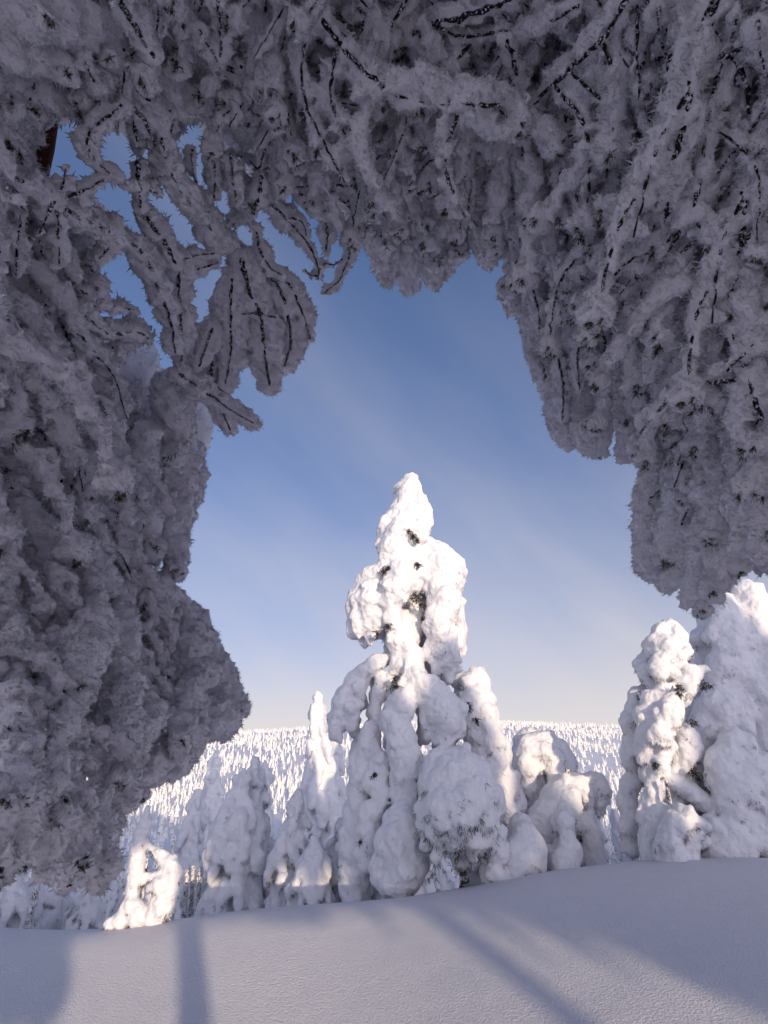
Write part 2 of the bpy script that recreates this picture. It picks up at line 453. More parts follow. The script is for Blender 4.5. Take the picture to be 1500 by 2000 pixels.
def chain(pts):
    return [(pts[i][0], pts[i][1], pts[i + 1][0], pts[i + 1][1]) for i in range(len(pts) - 1)] if len(pts) > 1 else [(pts[0][0], pts[0][1], pts[0][0], pts[0][1])]
def traced(strings, conv, Yc, seed=0, back=True):
    """lobe chains traced from the photo 'x,y,r,f  x,y,r,f': f metres in front of the tree's mid plane"""
    r = np.random.default_rng(seed); caps = []
    for s in strings:
        pts, mir = [], []
        for tok in s.split():
            v = [float(q) for q in tok.split(',')]
            x, y, sc = conv(v[0], v[1]); f = v[3] if len(v) > 3 else 0.0
            p = at_Y(x, y, Yc - f); rad = v[2] * sc * mpp(p)
            pts.append((p, rad))
            p2 = p.copy(); p2[1] = 2 * Yc - p[1] + 0.25 * rad; mir.append((p2 + r.normal(size=3) * .05, rad * 0.97))
        caps += chain(pts)
        if back: caps += chain(mir)
    return caps
def cone_tree(base, H, Rad, seed, style='spire', lumps=1.0):
    """tiers of drooping snow pads round a snow-caked stem"""
    r = np.random.default_rng(seed); caps = []; base = np.asarray(base, float)
    bend = r.normal(size=2) * 0.03 * H
    def axis(t): return base + np.array([bend[0] * t * t, bend[1] * t * t, H * t])
    def prof(t):
        if style == 'dome': return math.sqrt(max(0.0, 1 - (t / 1.0) ** 3.2)) * (0.75 + 0.25 * min(1, t * 4))
        if style == 'column': return 0.25 + 0.75 * min(1, (1 - t) * 3.2)
        if style == 'candle': return 0.30 + 0.70 * min(1, (1 - t) * 1.9) ** .8
        return 0.16 + 0.84 * (1 - t) ** 0.8
    top = axis(1.0)
    st = [(axis(t), max(0.05 * Rad, (0.30 + .25 * t) * Rad * prof(t))) for t in np.linspace(0.0, 0.985, 12)]
    if style in ('spire', 'candle'): st += [(axis(.985), 0.11 * Rad + 0.03), (top, 0.07 * Rad + 0.03)]
    caps += chain(st)
    z = 0.965
    while z > 0.03:
        w = Rad * prof(z); n = max(3, int(3 + 5.5 * w / max(Rad, .01)))
        ph = r.random() * 6.28
        for k in range(n):
            if r.random() < 0.10: continue
            a = ph + k * 6.283 / n + r.normal() * .25; L = w * (0.72 + 0.4 * r.random())
            dr = (0.35 + 0.5 * r.random()) * L + 0.03 * H
            o = np.array([math.cos(a), math.sin(a), 0]); c = axis(z)
            rr = lumps * (0.155 * w + 0.013 * H) * (0.7 + 0.6 * r.random())
            p = [(c + o * L * .25, rr * .8), (c + o * L * .62 - np.array([0, 0, dr * .25]), rr), (c + o * L * .9 - np.array([0, 0, dr * .7]), rr * .9), (c + o * L * .98 - np.array([0, 0, dr * 1.25]), rr * .55)]
            caps += chain(p)
        z -= (0.05 + 0.04 * r.random()) * (1.0 if style != 'dome' else 1.3)
    return caps

Z6 = lambda x, y: (550 + x * .44, 900 + y * .44, .44)
Z5 = lambda x, y: (x * .4, 1200 + y * .4, .4)
Z7 = lambda x, y: (950 + x * .3667, 1200 + y * .3667, .3667)
def base_at(px, Y):
    X = (px - 750) / F * Y / (math.cos(PITCH)) ; 
    d = ray(px, 1700); X = d[0] / d[1] * Y
    return np.array([X, Y, float(terrain(X, Y)) - 0.05])

YA = 10.4
central = [
 '565,82,30,0 566,130,52,.05 568,190,72,.05 570,250,82,.05 575,320,70,.1 560,430,72,.1',
 '610,180,42,.2 628,260,44,.25 604,335,44,.3', '515,235,50,.1 472,310,46,.1 452,365,33,.1', '530,320,66,.3 492,400,62,.3 480,450,50,.25',
 '560,430,74,.2 600,480,62,.25 580,560,50,.2', '650,392,48,.05 712,432,60,.05 758,488,60,.05 782,540,40,.05', '690,450,50,.3 740,505,62,.3 760,560,45,.2',
 '500,470,48,.3 430,500,48,.2 372,540,46,.05 340,600,44,0 325,680,38,0 313,760,24,0', '400,560,48,.3 388,640,46,.3 383,720,40,.2 390,806,20,.15', '444,600,38,.35 434,690,32,.3 405,775,22,.25', '352,620,40,.2 345,700,36,.2 345,770,22,.15',
 '530,508,74,.45 510,570,66,.5 486,640,44,.45 492,720,40,.4 508,800,40,.3 520,880,34,.25 512,940,26,.2',
 '690,565,62,.35 722,620,72,.45 700,715,68,.5 716,800,62,.4 738,880,52,.3 742,960,28,.2', '768,640,44,.1 780,740,38,.05 776,830,40,.05 762,920,30,.05', '672,760,40,.45 668,850,34,.35 690,920,30,.3',
 '590,640,40,0 596,720,44,.1 572,800,44,.25 580,880,46,.3 592,950,50,.35 600,1000,50,.35', '540,690,36,.2 540,770,36,.25 552,850,34,.3',
 '468,865,24,.05 420,905,36,.1 362,945,44,.15 312,1010,44,.15 272,1080,46,.2 250,1150,44,.2 246,1222,28,.15', '305,1095,36,.3 312,1180,26,.2', '335,1010,34,.3 350,1075,24,.2', '430,960,26,.05 434,1040,28,.05 404,1120,26,.05 440,1165,34,.1', '490,960,22,-.1 492,1040,24,-.1 470,1120,30,-.1',
 '600,980,58,.45 660,1030,72,.5 712,1090,78,.55 735,1160,72,.55 722,1235,50,.5', '780,1110,46,.3 775,1180,46,.3', '660,1150,50,.45 655,1215,34,.4',
 '560,1010,50,.45 530,1080,64,.55 500,1160,60,.6 530,1235,68,.65 552,1320,66,.65 560,1400,66,.65 532,1470,52,.65 545,1505,30,.6',
 '400,1200,46,.2 380,1280,56,.25 362,1370,58,.25 350,1450,54,.2 342,1550,60,.2 330,1650,62,.2 322,1750,66,.2 322,1850,62,.2 330,1940,60,.2', '440,1340,50,.45 412,1420,50,.45 446,1480,50,.5', '400,1560,54,.5 385,1650,52,.5 380,1760,54,.45',
 '560,1540,48,.75 542,1610,84,.8 522,1700,100,.9 545,1790,104,.9 505,1870,80,.9 452,1890,44,.9', '600,1640,60,.9 620,1720,46,.85', '440,1770,38,.9 430,1850,34,.9',
]
b = base_at(790, YA)
tree_object('snow_laden_spruce', 'tallest snow-laden spruce, with drooping arms and gaps showing the sky', b, traced(central, Z6, YA, 1), 0.033, 0.05, trunk_r=.16, trunk_h=4.4, seed=1, twigs=1500, under=-.12, carve=hollows([(565, 312, 9), (582, 335, 12), (600, 353, 9), (472, 478, 12), (452, 490, 9), (602, 460, 10), (588, 598, 12), (612, 608, 15), (632, 640, 12), (628, 700, 11), (470, 735, 11), (425, 765, 9), (500, 1000, 15), (502, 960, 12), (415, 1395, 12), (480, 1505, 9), (352, 1690, 10), (600, 1420, 9)], Z6, YA))
comp = ['870,945,32,0 815,985,34,.1', '872,950,34,0 882,1000,50,0 872,1060,70,.05 862,1130,58,.1 882,1200,72,.1 902,1310,78,.15 932,1400,78,.15 980,1440,72,.15', '905,1120,54,.25 925,1240,62,.3 952,1330,56,.25', '830,1060,46,.3 830,1140,44,.3 850,1210,46,.3', '972,1260,42,0 985,1310,40,0', '1000,1420,56,.1 1020,1510,62,.05 1015,1590,56,.05 1022,1640,40,.1', '960,1490,62,.35 975,1570,72,.35 1005,1620,44,.3', '890,1380,58,.35 930,1450,54,.4', '960,1680,76,.1 960,1780,86,.1 960,1850,86,.1', '900,1500,80,-.1 900,1650,90,-.1 900,1850,90,-.1']
b = base_at(950, YA + .5)
tree_object('snow_laden_spruce', 'slim leaning snow-laden spruce tucked against the right of the tallest one', b, traced(comp, Z6, YA + .5, 2), 0.038, 0.05, trunk_r=.1, trunk_h=3, seed=2, twigs=900, carve=hollows([(815, 1088, 12), (832, 1096, 9), (862, 1152, 10), (790, 1265, 13), (816, 1276, 10), (955, 1590, 11), (985, 1622, 10), (1012, 1665, 13), (1015, 1692, 12)], Z6, YA + .5))
dome = ['790,1305,34,.1 800,1360,86,.2 762,1420,106,.3 700,1460,86,.3', '700,1332,54,.1 690,1400,70,.2 660,1460,56,.25', '850,1430,96,.25 900,1510,82,.25 880,1600,86,.35 905,1690,60,.3', '800,1520,120,.45 722,1560,98,.5 690,1630,56,.5', '770,1600,96,.55 760,1670,60,.5', '640,1560,44,.3 650,1630,40,.3 640,1700,26,.3', '860,1690,56,.5 850,1740,34,.45', '700,1700,34,.5 690,1760,22,.45', '790,1720,40,.3 800,1790,30,.2', '930,1650,56,.2 945,1730,60,.2 950,1830,70,.2']
b = base_at(905, YA - 1.0)
tree_object('snow_domed_spruce', 'bushy young spruce bowed into a snow dome, dark twigs beneath', b, traced(dome, Z6, YA - 1.0, 3), 0.028, 0.05, trunk_r=.07, trunk_h=1.4, seed=3, twigs=2400, twig_len=.12, under=-.15)
mound = ['1085,1655,52,.1 1100,1720,68,.1 1105,1790,66,.1', '1060,1760,84,.2 1040,1820,70,.2', '1010,1800,60,.2 990,1850,60,.2']
b = base_at(1030, YA - .9)
tree_object('snow_buried_sapling', 'small smooth snow mound burying a sapling beside the snow dome', b, traced(mound, Z6, YA - .9, 4), 0.03, 0.08, ((WA, 2.1, .05), (FB, .9, .012)), trunk_r=.03, trunk_h=.6, seed=4, twigs=120)
loop = ['722,945,9,0 712,1000,20,0 692,1060,32,.02 676,1130,32,.02 670,1200,32,.02 662,1280,32,.05 648,1350,24,.05 645,1420,36,.1 680,1480,44,.1', '725,1128,10,0 745,1142,14,0 780,1172,22,.02 825,1212,34,.04 848,1275,38,.06 822,1350,46,.08 792,1420,50,.1 748,1488,44,.1', '690,1292,24,.05 735,1280,15,.05 790,1275,24,.08', '775,1320,38,.12 738,1330,18,.1 742,1400,16,.05', '615,1440,30,.1 590,1490,34,.1 545,1515,28,.1', '690,1410,12,0 735,1440,16,0 765,1400,24,.05', '716,1060,16,.05 735,1010,9,.03']
YL = 8.3
b = base_at(285, YL)
tree_object('bent_sapling', 'sunlit bent sapling caked in snow with a loop-shaped gap', b, [(c_[0], c_[1] * 1.16, c_[2], c_[3] * 1.16) for c_ in traced(loop, Z5, YL, 5, back=False)], 0.016, 0.02, ((WA, 1.3, .03), (WB, 1.3, .022), (FB, .5, .010)), trunk_r=.03, trunk_h=.8, seed=5, twigs=500, twig_len=.08)

right_dome = ['190,760,60,.0 190,860,66,0 190,960,64,0 210,1060,66,0 230,1150,70,0', '250,690,62,.1 320,680,56,.1 380,720,56,.1 425,780,58,.05 440,850,44,.05', '230,700,60,.2 210,800,54,.3 220,900,46,.3 240,980,36,.25', '300,720,46,.35 290,800,36,.3', '380,760,50,.3 370,850,44,.35 350,930,36,.3 330,1000,30,.25', '430,830,46,.2 430,900,34,.2', '280,860,30,.1 290,960,30,.1 300,1080,50,.1']
b = base_at(1055, 11.6)
tree_object('snow_domed_spruce', 'round-headed snow-laden spruce with dark openings, beside the bent arch tree', b, traced(right_dome, Z7, 11.6, 6), 0.044, 0.05, trunk_r=.1, trunk_h=2.2, seed=6, twigs=1600)
arch = ['300,1120,80,.1 340,1040,66,.1 390,960,58,.1 440,910,54,.1 500,890,40,.1 560,880,30,.1 600,900,44,.05 620,950,40,.05 600,1000,28,.05', '450,960,52,.25 430,1050,60,.3 470,1130,46,.2', '530,930,40,.1 540,1010,30,.1 560,1090,24,.05', '520,1100,54,.1 560,1190,60,.1 570,1270,56,.1 570,1340,60,.1', '300,1180,80,.2 290,1260,84,.2 300,1340,80,.2', '410,1220,60,.1 420,1330,60,.1']
b = base_at(1130, 10.6)
tree_object('arched_spruce', 'snow-caked spruce bent over into a hook behind the snowman-shaped sapling', b, traced(arch, Z7, 10.6, 7), 0.038, 0.04, trunk_r=.08, trunk_h=1.6, seed=7, twigs=1400)
sman = ['425,1105,44,.1 410,1085,40,.1', '420,1130,46,.05 430,1190,40,.1 440,1250,62,.1 430,1330,68,.1', '390,1300,40,.2 400,1360,50,.2', '470,1300,36,.1']
b = base_at(1108, 9.8)
tree_object('snow_caked_sapling', 'little sapling caked into a snowman shape below the hooked spruce', b, traced(sman, Z7, 9.8, 8), 0.028, 0.03, ((WA, 1.6, .05), (WB, 1.6, .03), (FB, .6, .012)), trunk_r=.03, trunk_h=.7, seed=8, twigs=250)
bigR = ['960,60,30,.0 930,90,44,.0 910,150,40,.1 920,200,54,.1', '1000,60,30,0 1020,130,44,.1 960,190,60,.2 920,300,50,.3 925,355,26,.25', '1060,190,36,.0 1020,250,50,.15 1000,310,36,.2', '850,290,34,0 870,360,40,0', '960,420,56,.2 900,470,64,.25 860,560,62,.25 850,660,52,.2 830,740,36,.1', '1010,450,50,.4 960,540,70,.5 920,640,60,.5 960,690,46,.45', '880,640,50,.35 870,760,50,.3 860,860,44,.2', '1160,285,30,.3 1100,310,42,.3 1065,380,44,.3 1060,460,34,.3', '980,560,60,.1 1000,700,70,.1 1000,850,80,.1 1000,1000,80,.1 1010,1150,80,.1 1010,1330,80,.1', '1060,640,60,.3 1080,740,54,.3 1060,820,46,.3', '930,760,44,.45 920,860,46,.4 890,960,50,.35 870,1060,54,.3 860,1180,56,.3 870,1300,56,.3', '1000,900,50,.35 1080,940,54,.4 1160,1000,54,.4', '1100,860,60,.1 1180,880,60,.1']
b = base_at(1310, 9.6)
tree_object('snow_laden_spruce', 'snow-laden spruce with a sunlit lumpy crown at the edge of the right-hand group', b, traced(bigR, Z7, 9.6, 9), 0.037, 0.05, trunk_r=.15, trunk_h=2.4, seed=9, twigs=2200, carve=hollows([(1020, 385, 16), (1030, 420, 14), (1095, 570, 14), (1130, 860, 18), (1100, 840, 14), (900, 800, 12), (1170, 380, 14)], Z7, 9.6))
rdm = ['1040,1060,54,.2 960,1130,50,.2 930,1220,44,.2 940,1310,44,.2', '1080,1080,56,.3 1130,1120,46,.3 1140,1200,46,.2', '1020,1120,56,.4 1000,1220,56,.4 1010,1320,56,.4', '1080,1180,44,.3 1080,1290,54,.3']
b = base_at(1330, 8.9)
tree_object('snow_domed_spruce', 'low snow-domed young spruce in front of the right-hand group', b, traced(rdm, Z7, 8.9, 10), 0.028, 0.04, trunk_r=.05, trunk_h=1, seed=10, twigs=800)
rwall = ['1290,690,60,.2 1250,800,70,.25 1230,900,60,.25', '1300,640,54,.1 1380,720,64,.2 1400,820,70,.25 1360,920,80,.35 1280,940,70,.35', '1480,800,64,.2 1470,940,70,.3 1480,1060,70,.3', '1260,1010,60,.3 1320,1060,64,.35 1380,1000,60,.35', '1200,1120,60,.3 1180,1220,56,.3 1200,1320,60,.3', '1300,1140,64,.4 1270,1240,60,.4 1280,1330,60,.4', '1400,1120,64,.35 1440,1220,60,.35 1380,1240,60,.4 1390,1330,60,.4', '1500,1180,60,.3 1520,1300,70,.3', '1330,800,70,0 1350,1000,90,0 1350,1200,100,0 1350,1340,90,0']
b = base_at(1440, 9.3)
tree_object('snow_domed_spruce', 'broad snow-domed spruce at the foot of the pale tall spruce', b, traced(rwall, Z7, 9.3, 11), 0.038, 0.05, trunk_r=.1, trunk_h=1.1, seed=11, twigs=1600)
rtall = ['1260,-60,60,.1 1250,40,60,.2 1200,120,44,.25 1190,100,26,.2', '1290,0,70,.2 1320,100,70,.3 1280,200,70,.35 1240,300,64,.35 1230,380,60,.3', '1400,-100,80,.1 1420,50,80,.2 1380,150,70,.3 1340,280,70,.35 1310,380,60,.35', '1500,0,80,.2 1500,150,90,.3 1480,300,90,.35 1440,420,80,.4', '1240,420,60,.3 1180,500,60,.3 1150,600,64,.3 1140,720,56,.25', '1290,450,60,.4 1260,560,64,.45 1220,660,60,.4', '1370,480,70,.4 1360,600,60,.4 1340,640,40,.4', '1500,520,90,.3 1500,660,80,.3', '1300,100,80,0 1330,400,100,0 1350,700,110,0 1350,1000,120,0 1350,1330,110,0', '1440,200,80,0 1480,500,100,0 1500,800,110,0']
b = base_at(1450, 10.6)
tree_object('snow_laden_spruce', 'tall broad snow-laden spruce in blue shade at the end of the row', b, traced(rtall, Z7, 10.6, 12), 0.052, 0.05, trunk_r=.18, trunk_h=3, seed=12, twigs=1500)

# generic snow-laden spruces: px of axis, px of top, half width px, distance, style, label
GEN = [
 (628, 1357, 74, 24.0, 'spire', 'candle-shaped snow-laden spruce, sunlit to the waist, left of the tallest spruce'),
 (660, 1440, 40, 27.0, 'candle', 'narrow sunlit spruce half hidden behind the candle-shaped one'),
 (484, 1487, 50, 12.0, 'candle', 'pointed snow-laden spruce with a round knob top, twin of a blunt neighbour'),
 (455, 1500, 50, 11.4, 'column', 'blunt-topped snow-laden spruce pressed against its knob-topped twin'),
 (565, 1550, 42, 11.2, 'candle', 'short shaded snow-laden spruce between the twin spruces and the candle-shaped one'),
 (690, 1560, 50, 11.8, 'column', 'shaded snow-laden spruce directly behind the skirt of the tallest one'),
 (615, 1640, 46, 10.6, 'column', 'low shaded snow-laden spruce at the foot of the candle-shaped one'),
 (512, 1490, 34, 19.0, 'candle', 'slender sunlit spruce rising behind the twin spruces'),
 (398, 1468, 30, 38.0, 'column', 'sunlit frost-feathered spruce behind the bent sapling'),
 (360, 1545, 40, 26.0, 'candle', 'frosted spruce with bare lower trunk beside the bent sapling'),
 (415, 1600, 34, 12.5, 'spire', 'thin shaded spruce between the bent sapling and the twin spruces'),
 (1215, 1580, 36, 15.0, 'spire', 'small frosted spruce in the gap beside the right-hand group'),
 (1245, 1610, 30, 12.8, 'spire', 'smallest dark-barked spruce at the edge of the right-hand group'),
 (1180, 1600, 30, 16.0, 'spire', 'thin sunlit spruce seen past the hooked spruce'),
 (30, 1690, 60, 11.0, 'dome', 'shaded snow-domed spruce under the hanging frosted branches'),
 (110, 1700, 44, 12.5, 'column', 'shaded snow-laden spruce below the tip of the hanging branches'),
 (180, 1720, 40, 12.0, 'dome', 'low snowy bush behind the hanging branch tips'),
 (255, 1700, 36, 13.0, 'spire', 'shaded frosted spruce behind the bent sapling'),
]
for i, (px, ty, hw, Y, st, lab) in enumerate(GEN):
    b = base_at(px, Y); top = at_Y(px, ty, Y); H = top[2] - b[2]; Rd = hw * mpp(top)
    vx = 0.053 if Y < 12.5 else 0.068 if Y < 20 else .078
    tree_object('snow_laden_spruce', lab, b, cone_tree(b, H, Rd * 1.05, 40 + i, st, .88), vx, 0.03, trunk_r=.08, trunk_h=H * .7, seed=60 + i, twigs=800)
print('trees', time.time() - T0)
# thin frosted trunks standing in the shade
for i, (px, ty, Y, lab) in enumerate([(366, 1700, 12.0, 'thin frosted bare trunk nearest the bent sapling'), (378, 1690, 12.3, 'middle one of three thin frosted bare trunks'), (391, 1695, 12.1, 'thin frosted bare trunk nearest the twin spruces'), (75, 1640, 10.5, 'slanting frost-furred birch stem under the hanging branches')]):
    b = base_at(px, Y); top = at_Y(px + (25 if i == 3 else 0), ty, Y)
    e = empty('bare_birch', b, lab, 'tree')
    P = catmull([[0, 0, -.2], [.02, 0, (top[2] - b[2]) * .5], list(top - b)], .05); rr = np.random.default_rng(i)
    t = tube(P, np.linspace(.05, .03, len(P)), 8, i, .2)
    obj('trunk', mesh_np('trunk', *t[:2], mats=[M_trunk]), e)
    Ps, Ns, _, _ = sample_surface(t[0], t[1], 1500, rr)
    c = crystals(Ps, Ns, .035, .010, rr)
    obj('frost', mesh_np('frost', *c, mats=[M_frost]), e)

# ------------------------------------------------------------------ trees on the slope, the valley and the far hillside
protos = []
for s in range(5):
    H = 8.0
    caps = cone_tree((0, 0, 0), H, 1.25 + .25 * (s % 3), 200 + s, 'spire' if s != 3 else 'column')
    V, Tr = sdf_mesh(caps, 0.18, 0.12, ((WA, 4.0, .16), (FB, 2.0, .06)), pad=.3)
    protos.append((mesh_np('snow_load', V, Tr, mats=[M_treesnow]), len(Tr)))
tt = tube([[0, 0, -1], [0, 0, 3], [0, 0, 6]], [.22, .16, .06], 6)
trunk_me = mesh_np('trunk', *tt[:2], mats=[M_trunk])
fol = []
for me, _ in protos:
    co = np.empty(len(me.vertices) * 3, np.float32); me.vertices.foreach_get('co', co); V = co.reshape(-1, 3).astype(float)
    tr = np.empty(len(me.polygons) * 3, np.int32); me.loops.foreach_get('vertex_index', tr); Tr = tr.reshape(-1, 3)
    P, N, _, _ = sample_surface(V, Tr, 4000, rng); k = np.where(N[:, 2] < -.1)[0][:500]
    nv = needles(P[k], unit(N[k] * .6 + [0, 0, -1]), 3, .5, rng, .05, .6)
    fol.append(mesh_np('foliage', nv[0], nv[1], nv[2], mats=[M_spruce]))
r = np.random.default_rng(5)
cnt = 0; used = []
def visible_band(x, y, h=6):
    p = to_px(np.array([x, y, float(terrain(x, y)) + h * .6])); return 150 < p[0] < 1320 and p[1] < 1760
while cnt < 165:
    y = 17 + 150 * r.random() ** 1.3; x = (r.random() * 1.1 - .65) * y * .95
    if not visible_band(x, y): continue
    p = to_px(np.array([x, y, 0.0]))
    if any((x - a) ** 2 + (y - b) ** 2 < (1.3 + y * .012) ** 2 for a, b in used): continue
    used.append((x, y)); k = r.integers(5); s = (0.45 + .35 * r.random()) * (0.55 if y < 28 else 1.0)
    e = empty('slope_spruce', (x, y, float(terrain(x, y)) - .1), 'distant snow-covered spruce on the slope between the near trees and the far hill', 'tree', 'spruces on the slope')
    e.rotation_euler = (0, 0, r.random() * 6.28); e.scale = (s, s, s * (0.85 + .3 * r.random()))
    obj('snow_load', protos[k][0], e); obj('trunk', trunk_me, e); obj('foliage', fol[k], e)
    cnt += 1
# the far wood, one mass
def far_proto(seed):
    r = np.random.default_rng(seed); rings = []; n = 4
    zs = [0.0, .42, .36, .72, 1.0]; rs = [.40, .18, .30, .13, .02]
    V = []
    for z, q in zip(zs, rs):
        for a in range(n): 
            an = a * 6.283 / n + r.normal() * .15; V.append([math.cos(an) * q * (1 + .25 * r.normal()), math.sin(an) * q * (1 + .25 * r.normal()), z + .02 * r.normal()])
    Tr = []
    for i in range(len(zs) - 1):
        for a in range(n):
            b2 = (a + 1) % n; Tr += [[i * n + a, i * n + b2, i * n + n + b2], [i * n + a, i * n + n + b2, i * n + n + a]]
    return np.array(V), np.array(Tr)
fps = [far_proto(i) for i in range(8)]
Vs, Ts = [], []; o = 0; made = 0
N = 130000
ys = 150 + 900 * r.random(N) ** 0.75; xs = (r.random(N) - .5) * ys * 1.9
zz = terrain(xs, ys)
dens = 0.5 + 0.5 * np.sin(xs / 37 + np.sin(ys / 50)) * np.sin(ys / 41 + 1.7)
pp = to_px(np.stack([xs, ys, zz + 4], -1))
ok = (pp[:, 0] > -350) & (pp[:, 0] < 1850) & ((np.abs(pp[:, 0] - 725) < 610) | (r.random(N) < .55)) & (r.random(N) < 0.12 + .88 * dens ** 1.5)
idx = np.where(ok)[0][:13000]
for i in idx:
    v, t = fps[i % 8]; h = (3.2 + 4.5 * r.random() ** 1.5) * min(1, .5 + ys[i] / 700); w = h * (.36 + .26 * r.random()); a = r.random() * 6.28
    c, s_ = math.cos(a), math.sin(a)
    Vs.append(np.stack([(v[:, 0] * c - v[:, 1] * s_) * w + xs[i], (v[:, 0] * s_ + v[:, 1] * c) * w + ys[i], v[:, 2] * h + zz[i] - .3], 1)); Ts.append(t + o); o += len(v)
w = obj('far_wood', mesh_np('far_wood', np.concatenate(Vs), np.concatenate(Ts), smooth=False, mats=[M_far]))
w['kind'] = 'stuff'; w['label'] = 'distant wood of snow-white trees covering the far hillside'; w['category'] = 'wood'
print('far wood', len(idx), len(np.concatenate(Ts)), time.time() - T0)

# ------------------------------------------------------------------ the frosted pine that arches over the viewer
# sight lines that must stay open: the arch itself and the gaps in the branches (photo pixels)
OPEN = [(0, 1830), (0, 1775), (60, 1750), (130, 1775), (200, 1775), (240, 1740), (252, 1600), (290, 1572), (335, 1560), (385, 1532), (392, 1482), (440, 1456), (478, 1440), (492, 1390), (482, 1330), (456, 1275), (420, 1225), (376, 1186), (335, 1150), (352, 1136), (352, 1100), (376, 1098), (384, 1040), (384, 990), (398, 925), (420, 900), (440, 876), (470, 870), (497, 855), (494, 835), (514, 832), (497, 810), (492, 790), (487, 735), (505, 735), (515, 785), (530, 790), (560, 765), (582, 740), (586, 702), (604, 704), (632, 690), (620, 655), (596, 620), (590, 590), (565, 550), (545, 520), (522, 490), (515, 450), (540, 445), (570, 480), (600, 500), (606, 525), (596, 540), (620, 556), (640, 530), (655, 520), (650, 550), (628, 575), (660, 572), (682, 545), (688, 500), (700, 488), (715, 520), (705, 540), (720, 580), (745, 592), (780, 582), (800, 600), (840, 606), (880, 592), (906, 560), (908, 520), (895, 480), (902, 475), (935, 530), (960, 556), (986, 552), (970, 600), (985, 630), (1015, 650), (1026, 700), (1015, 740), (1040, 780), (1060, 810), (1065, 850), (1080, 890), (1110, 905), (1130, 930), (1150, 916), (1165, 930), (1188, 918), (1192, 897), (1200, 925), (1225, 932), (1249, 926), (1240, 970), (1230, 1000), (1228, 1085), (1240, 1120), (1238, 1155), (1262, 1187), (1300, 1196), (1340, 1216), (1400, 1212), (1425, 1190), (1440, 1148), (1455, 1128), (1475, 1142), (1500, 1150), (1800, 1150), (1800, 2400), (-400, 2400), (-400, 1830)]
HOLES = [[(80, 278), (110, 275), (116, 300), (100, 310), (80, 295)], [(68, 345), (80, 315), (100, 318), (98, 345), (80, 355)], [(135, 252), (146, 255), (144, 277), (136, 275)],
 [(200, 312), (236, 300), (250, 355), (215, 335)], [(192, 358), (210, 355), (208, 378)], [(388, 395), (398, 360), (415, 340), (427, 345), (425, 395), (405, 400)], [(362, 250), (372, 255), (370, 290)],
 [(225, 410), (270, 440), (278, 462), (240, 430)], [(300, 418), (330, 420), (352, 455), (390, 480), (362, 488), (338, 475), (312, 440)], [(205, 582), (203, 528), (215, 500), (255, 496), (280, 520), (293, 560), (302, 610), (310, 650), (280, 635), (255, 615), (270, 600), (225, 592)],
 [(302, 490), (315, 490), (330, 545), (332, 585), (318, 545)], [(366, 545), (395, 550), (405, 530), (430, 530), (430, 600), (395, 645), (384, 650), (378, 600)], [(494, 560), (512, 555), (520, 575), (534, 600), (512, 606), (500, 590)], [(428, 455), (440, 455), (436, 468)], [(328, 676), (338, 680), (342, 705), (330, 712)], [(368, 712), (384, 735), (395, 745), (372, 735)], [(497, 745), (505, 740), (512, 775), (500, 770)], [(540, 388), (575, 400), (592, 425), (570, 418)], [(598, 430), (606, 440), (608, 468), (600, 462)]]
def inside(poly, X, Y):
    r_ = np.zeros(X.shape, bool); n = len(poly)
    for i in range(n):
        (x0, y0), (x1, y1) = poly[i], poly[(i + 1) % n]
        c = ((y0 > Y) != (y1 > Y)) & (X < (x1 - x0) * (Y - y0) / (y1 - y0 + 1e-9) + x0); r_ ^= c
    return r_
GS = 6; GX0, GY0, GW, GH = -300, -300, 350, 450
gxx, gyy = np.meshgrid(GX0 + GS * np.arange(GW), GY0 + GS * np.arange(GH))
openm = inside(OPEN, gxx.astype(float), gyy.astype(float))
for h in HOLES: openm |= inside(h, gxx.astype(float), gyy.astype(float))
# distance (px) from every cell to the nearest open cell, capped
dist = np.where(openm, 0, 40).astype(np.int32)
for k in range(40):
    e = dist.copy()
    for dx, dy in ((1, 0), (-1, 0), (0, 1), (0, -1)):
        e = np.minimum(e, np.roll(np.roll(dist, dx, 1), dy, 0) + 1)
    dist = e
def clear(px, py):
    i = np.clip(((px - GX0) / GS).astype(int), 0, GW - 1); j = np.clip(((py - GY0) / GS).astype(int), 0, GH - 1)
    return dist[j, i] * GS * 0.85
def shell(x, y):
    """distance of the branch curtain from the eye: nearest at the sides and overhead, farthest at the arch's edge"""
    q = math.hypot((x - 790) / 760, (y - 1000) / 1080)
    d = np.interp(q, [0.35, 0.6, 0.95, 1.3], [2.7, 2.45, 1.95, 1.6])
    d -= 0.75 * np.clip((y - 1000) / 500, 0, 1) * np.clip((600 - x) / 400, 0, 1)
    return float(d)

SUND = np.array([-math.sin(R(SUN_AZ)), math.cos(R(SUN_AZ)), 0]); SUNU = np.array([math.cos(R(SUN_AZ)), math.sin(R(SUN_AZ)), 0])
def su(u, t, z): return SUNU * u + SUND * t + np.array([0, 0, z])
TRUNK = su(0.68, -1.9, -0.42)
pine = empty('frosted_pine', TRUNK, 'frost-furred pine whose hanging white branches arch over the open view', 'tree')
tp = catmull([TRUNK * 0 + [0, 0, -.3], [0.02, 0, 1.2], [-0.05, .05, 2.6], [0, .1, 4.2], [.05, 0, 6.0]], .15)
tv = tube(tp, np.interp(tp[:, 2], [-.3, 1, 6], [.16, .13, .05]), 12, 3, .06)
obj('trunk', mesh_np('trunk', tv[0], tv[1], mats=[M_redbark]), pine)
FROST_NOISE = ((WA, 0.42, 0.014), (WB, 0.40, 0.020), (FB2, 0.34, 0.026))
TOT = [0]
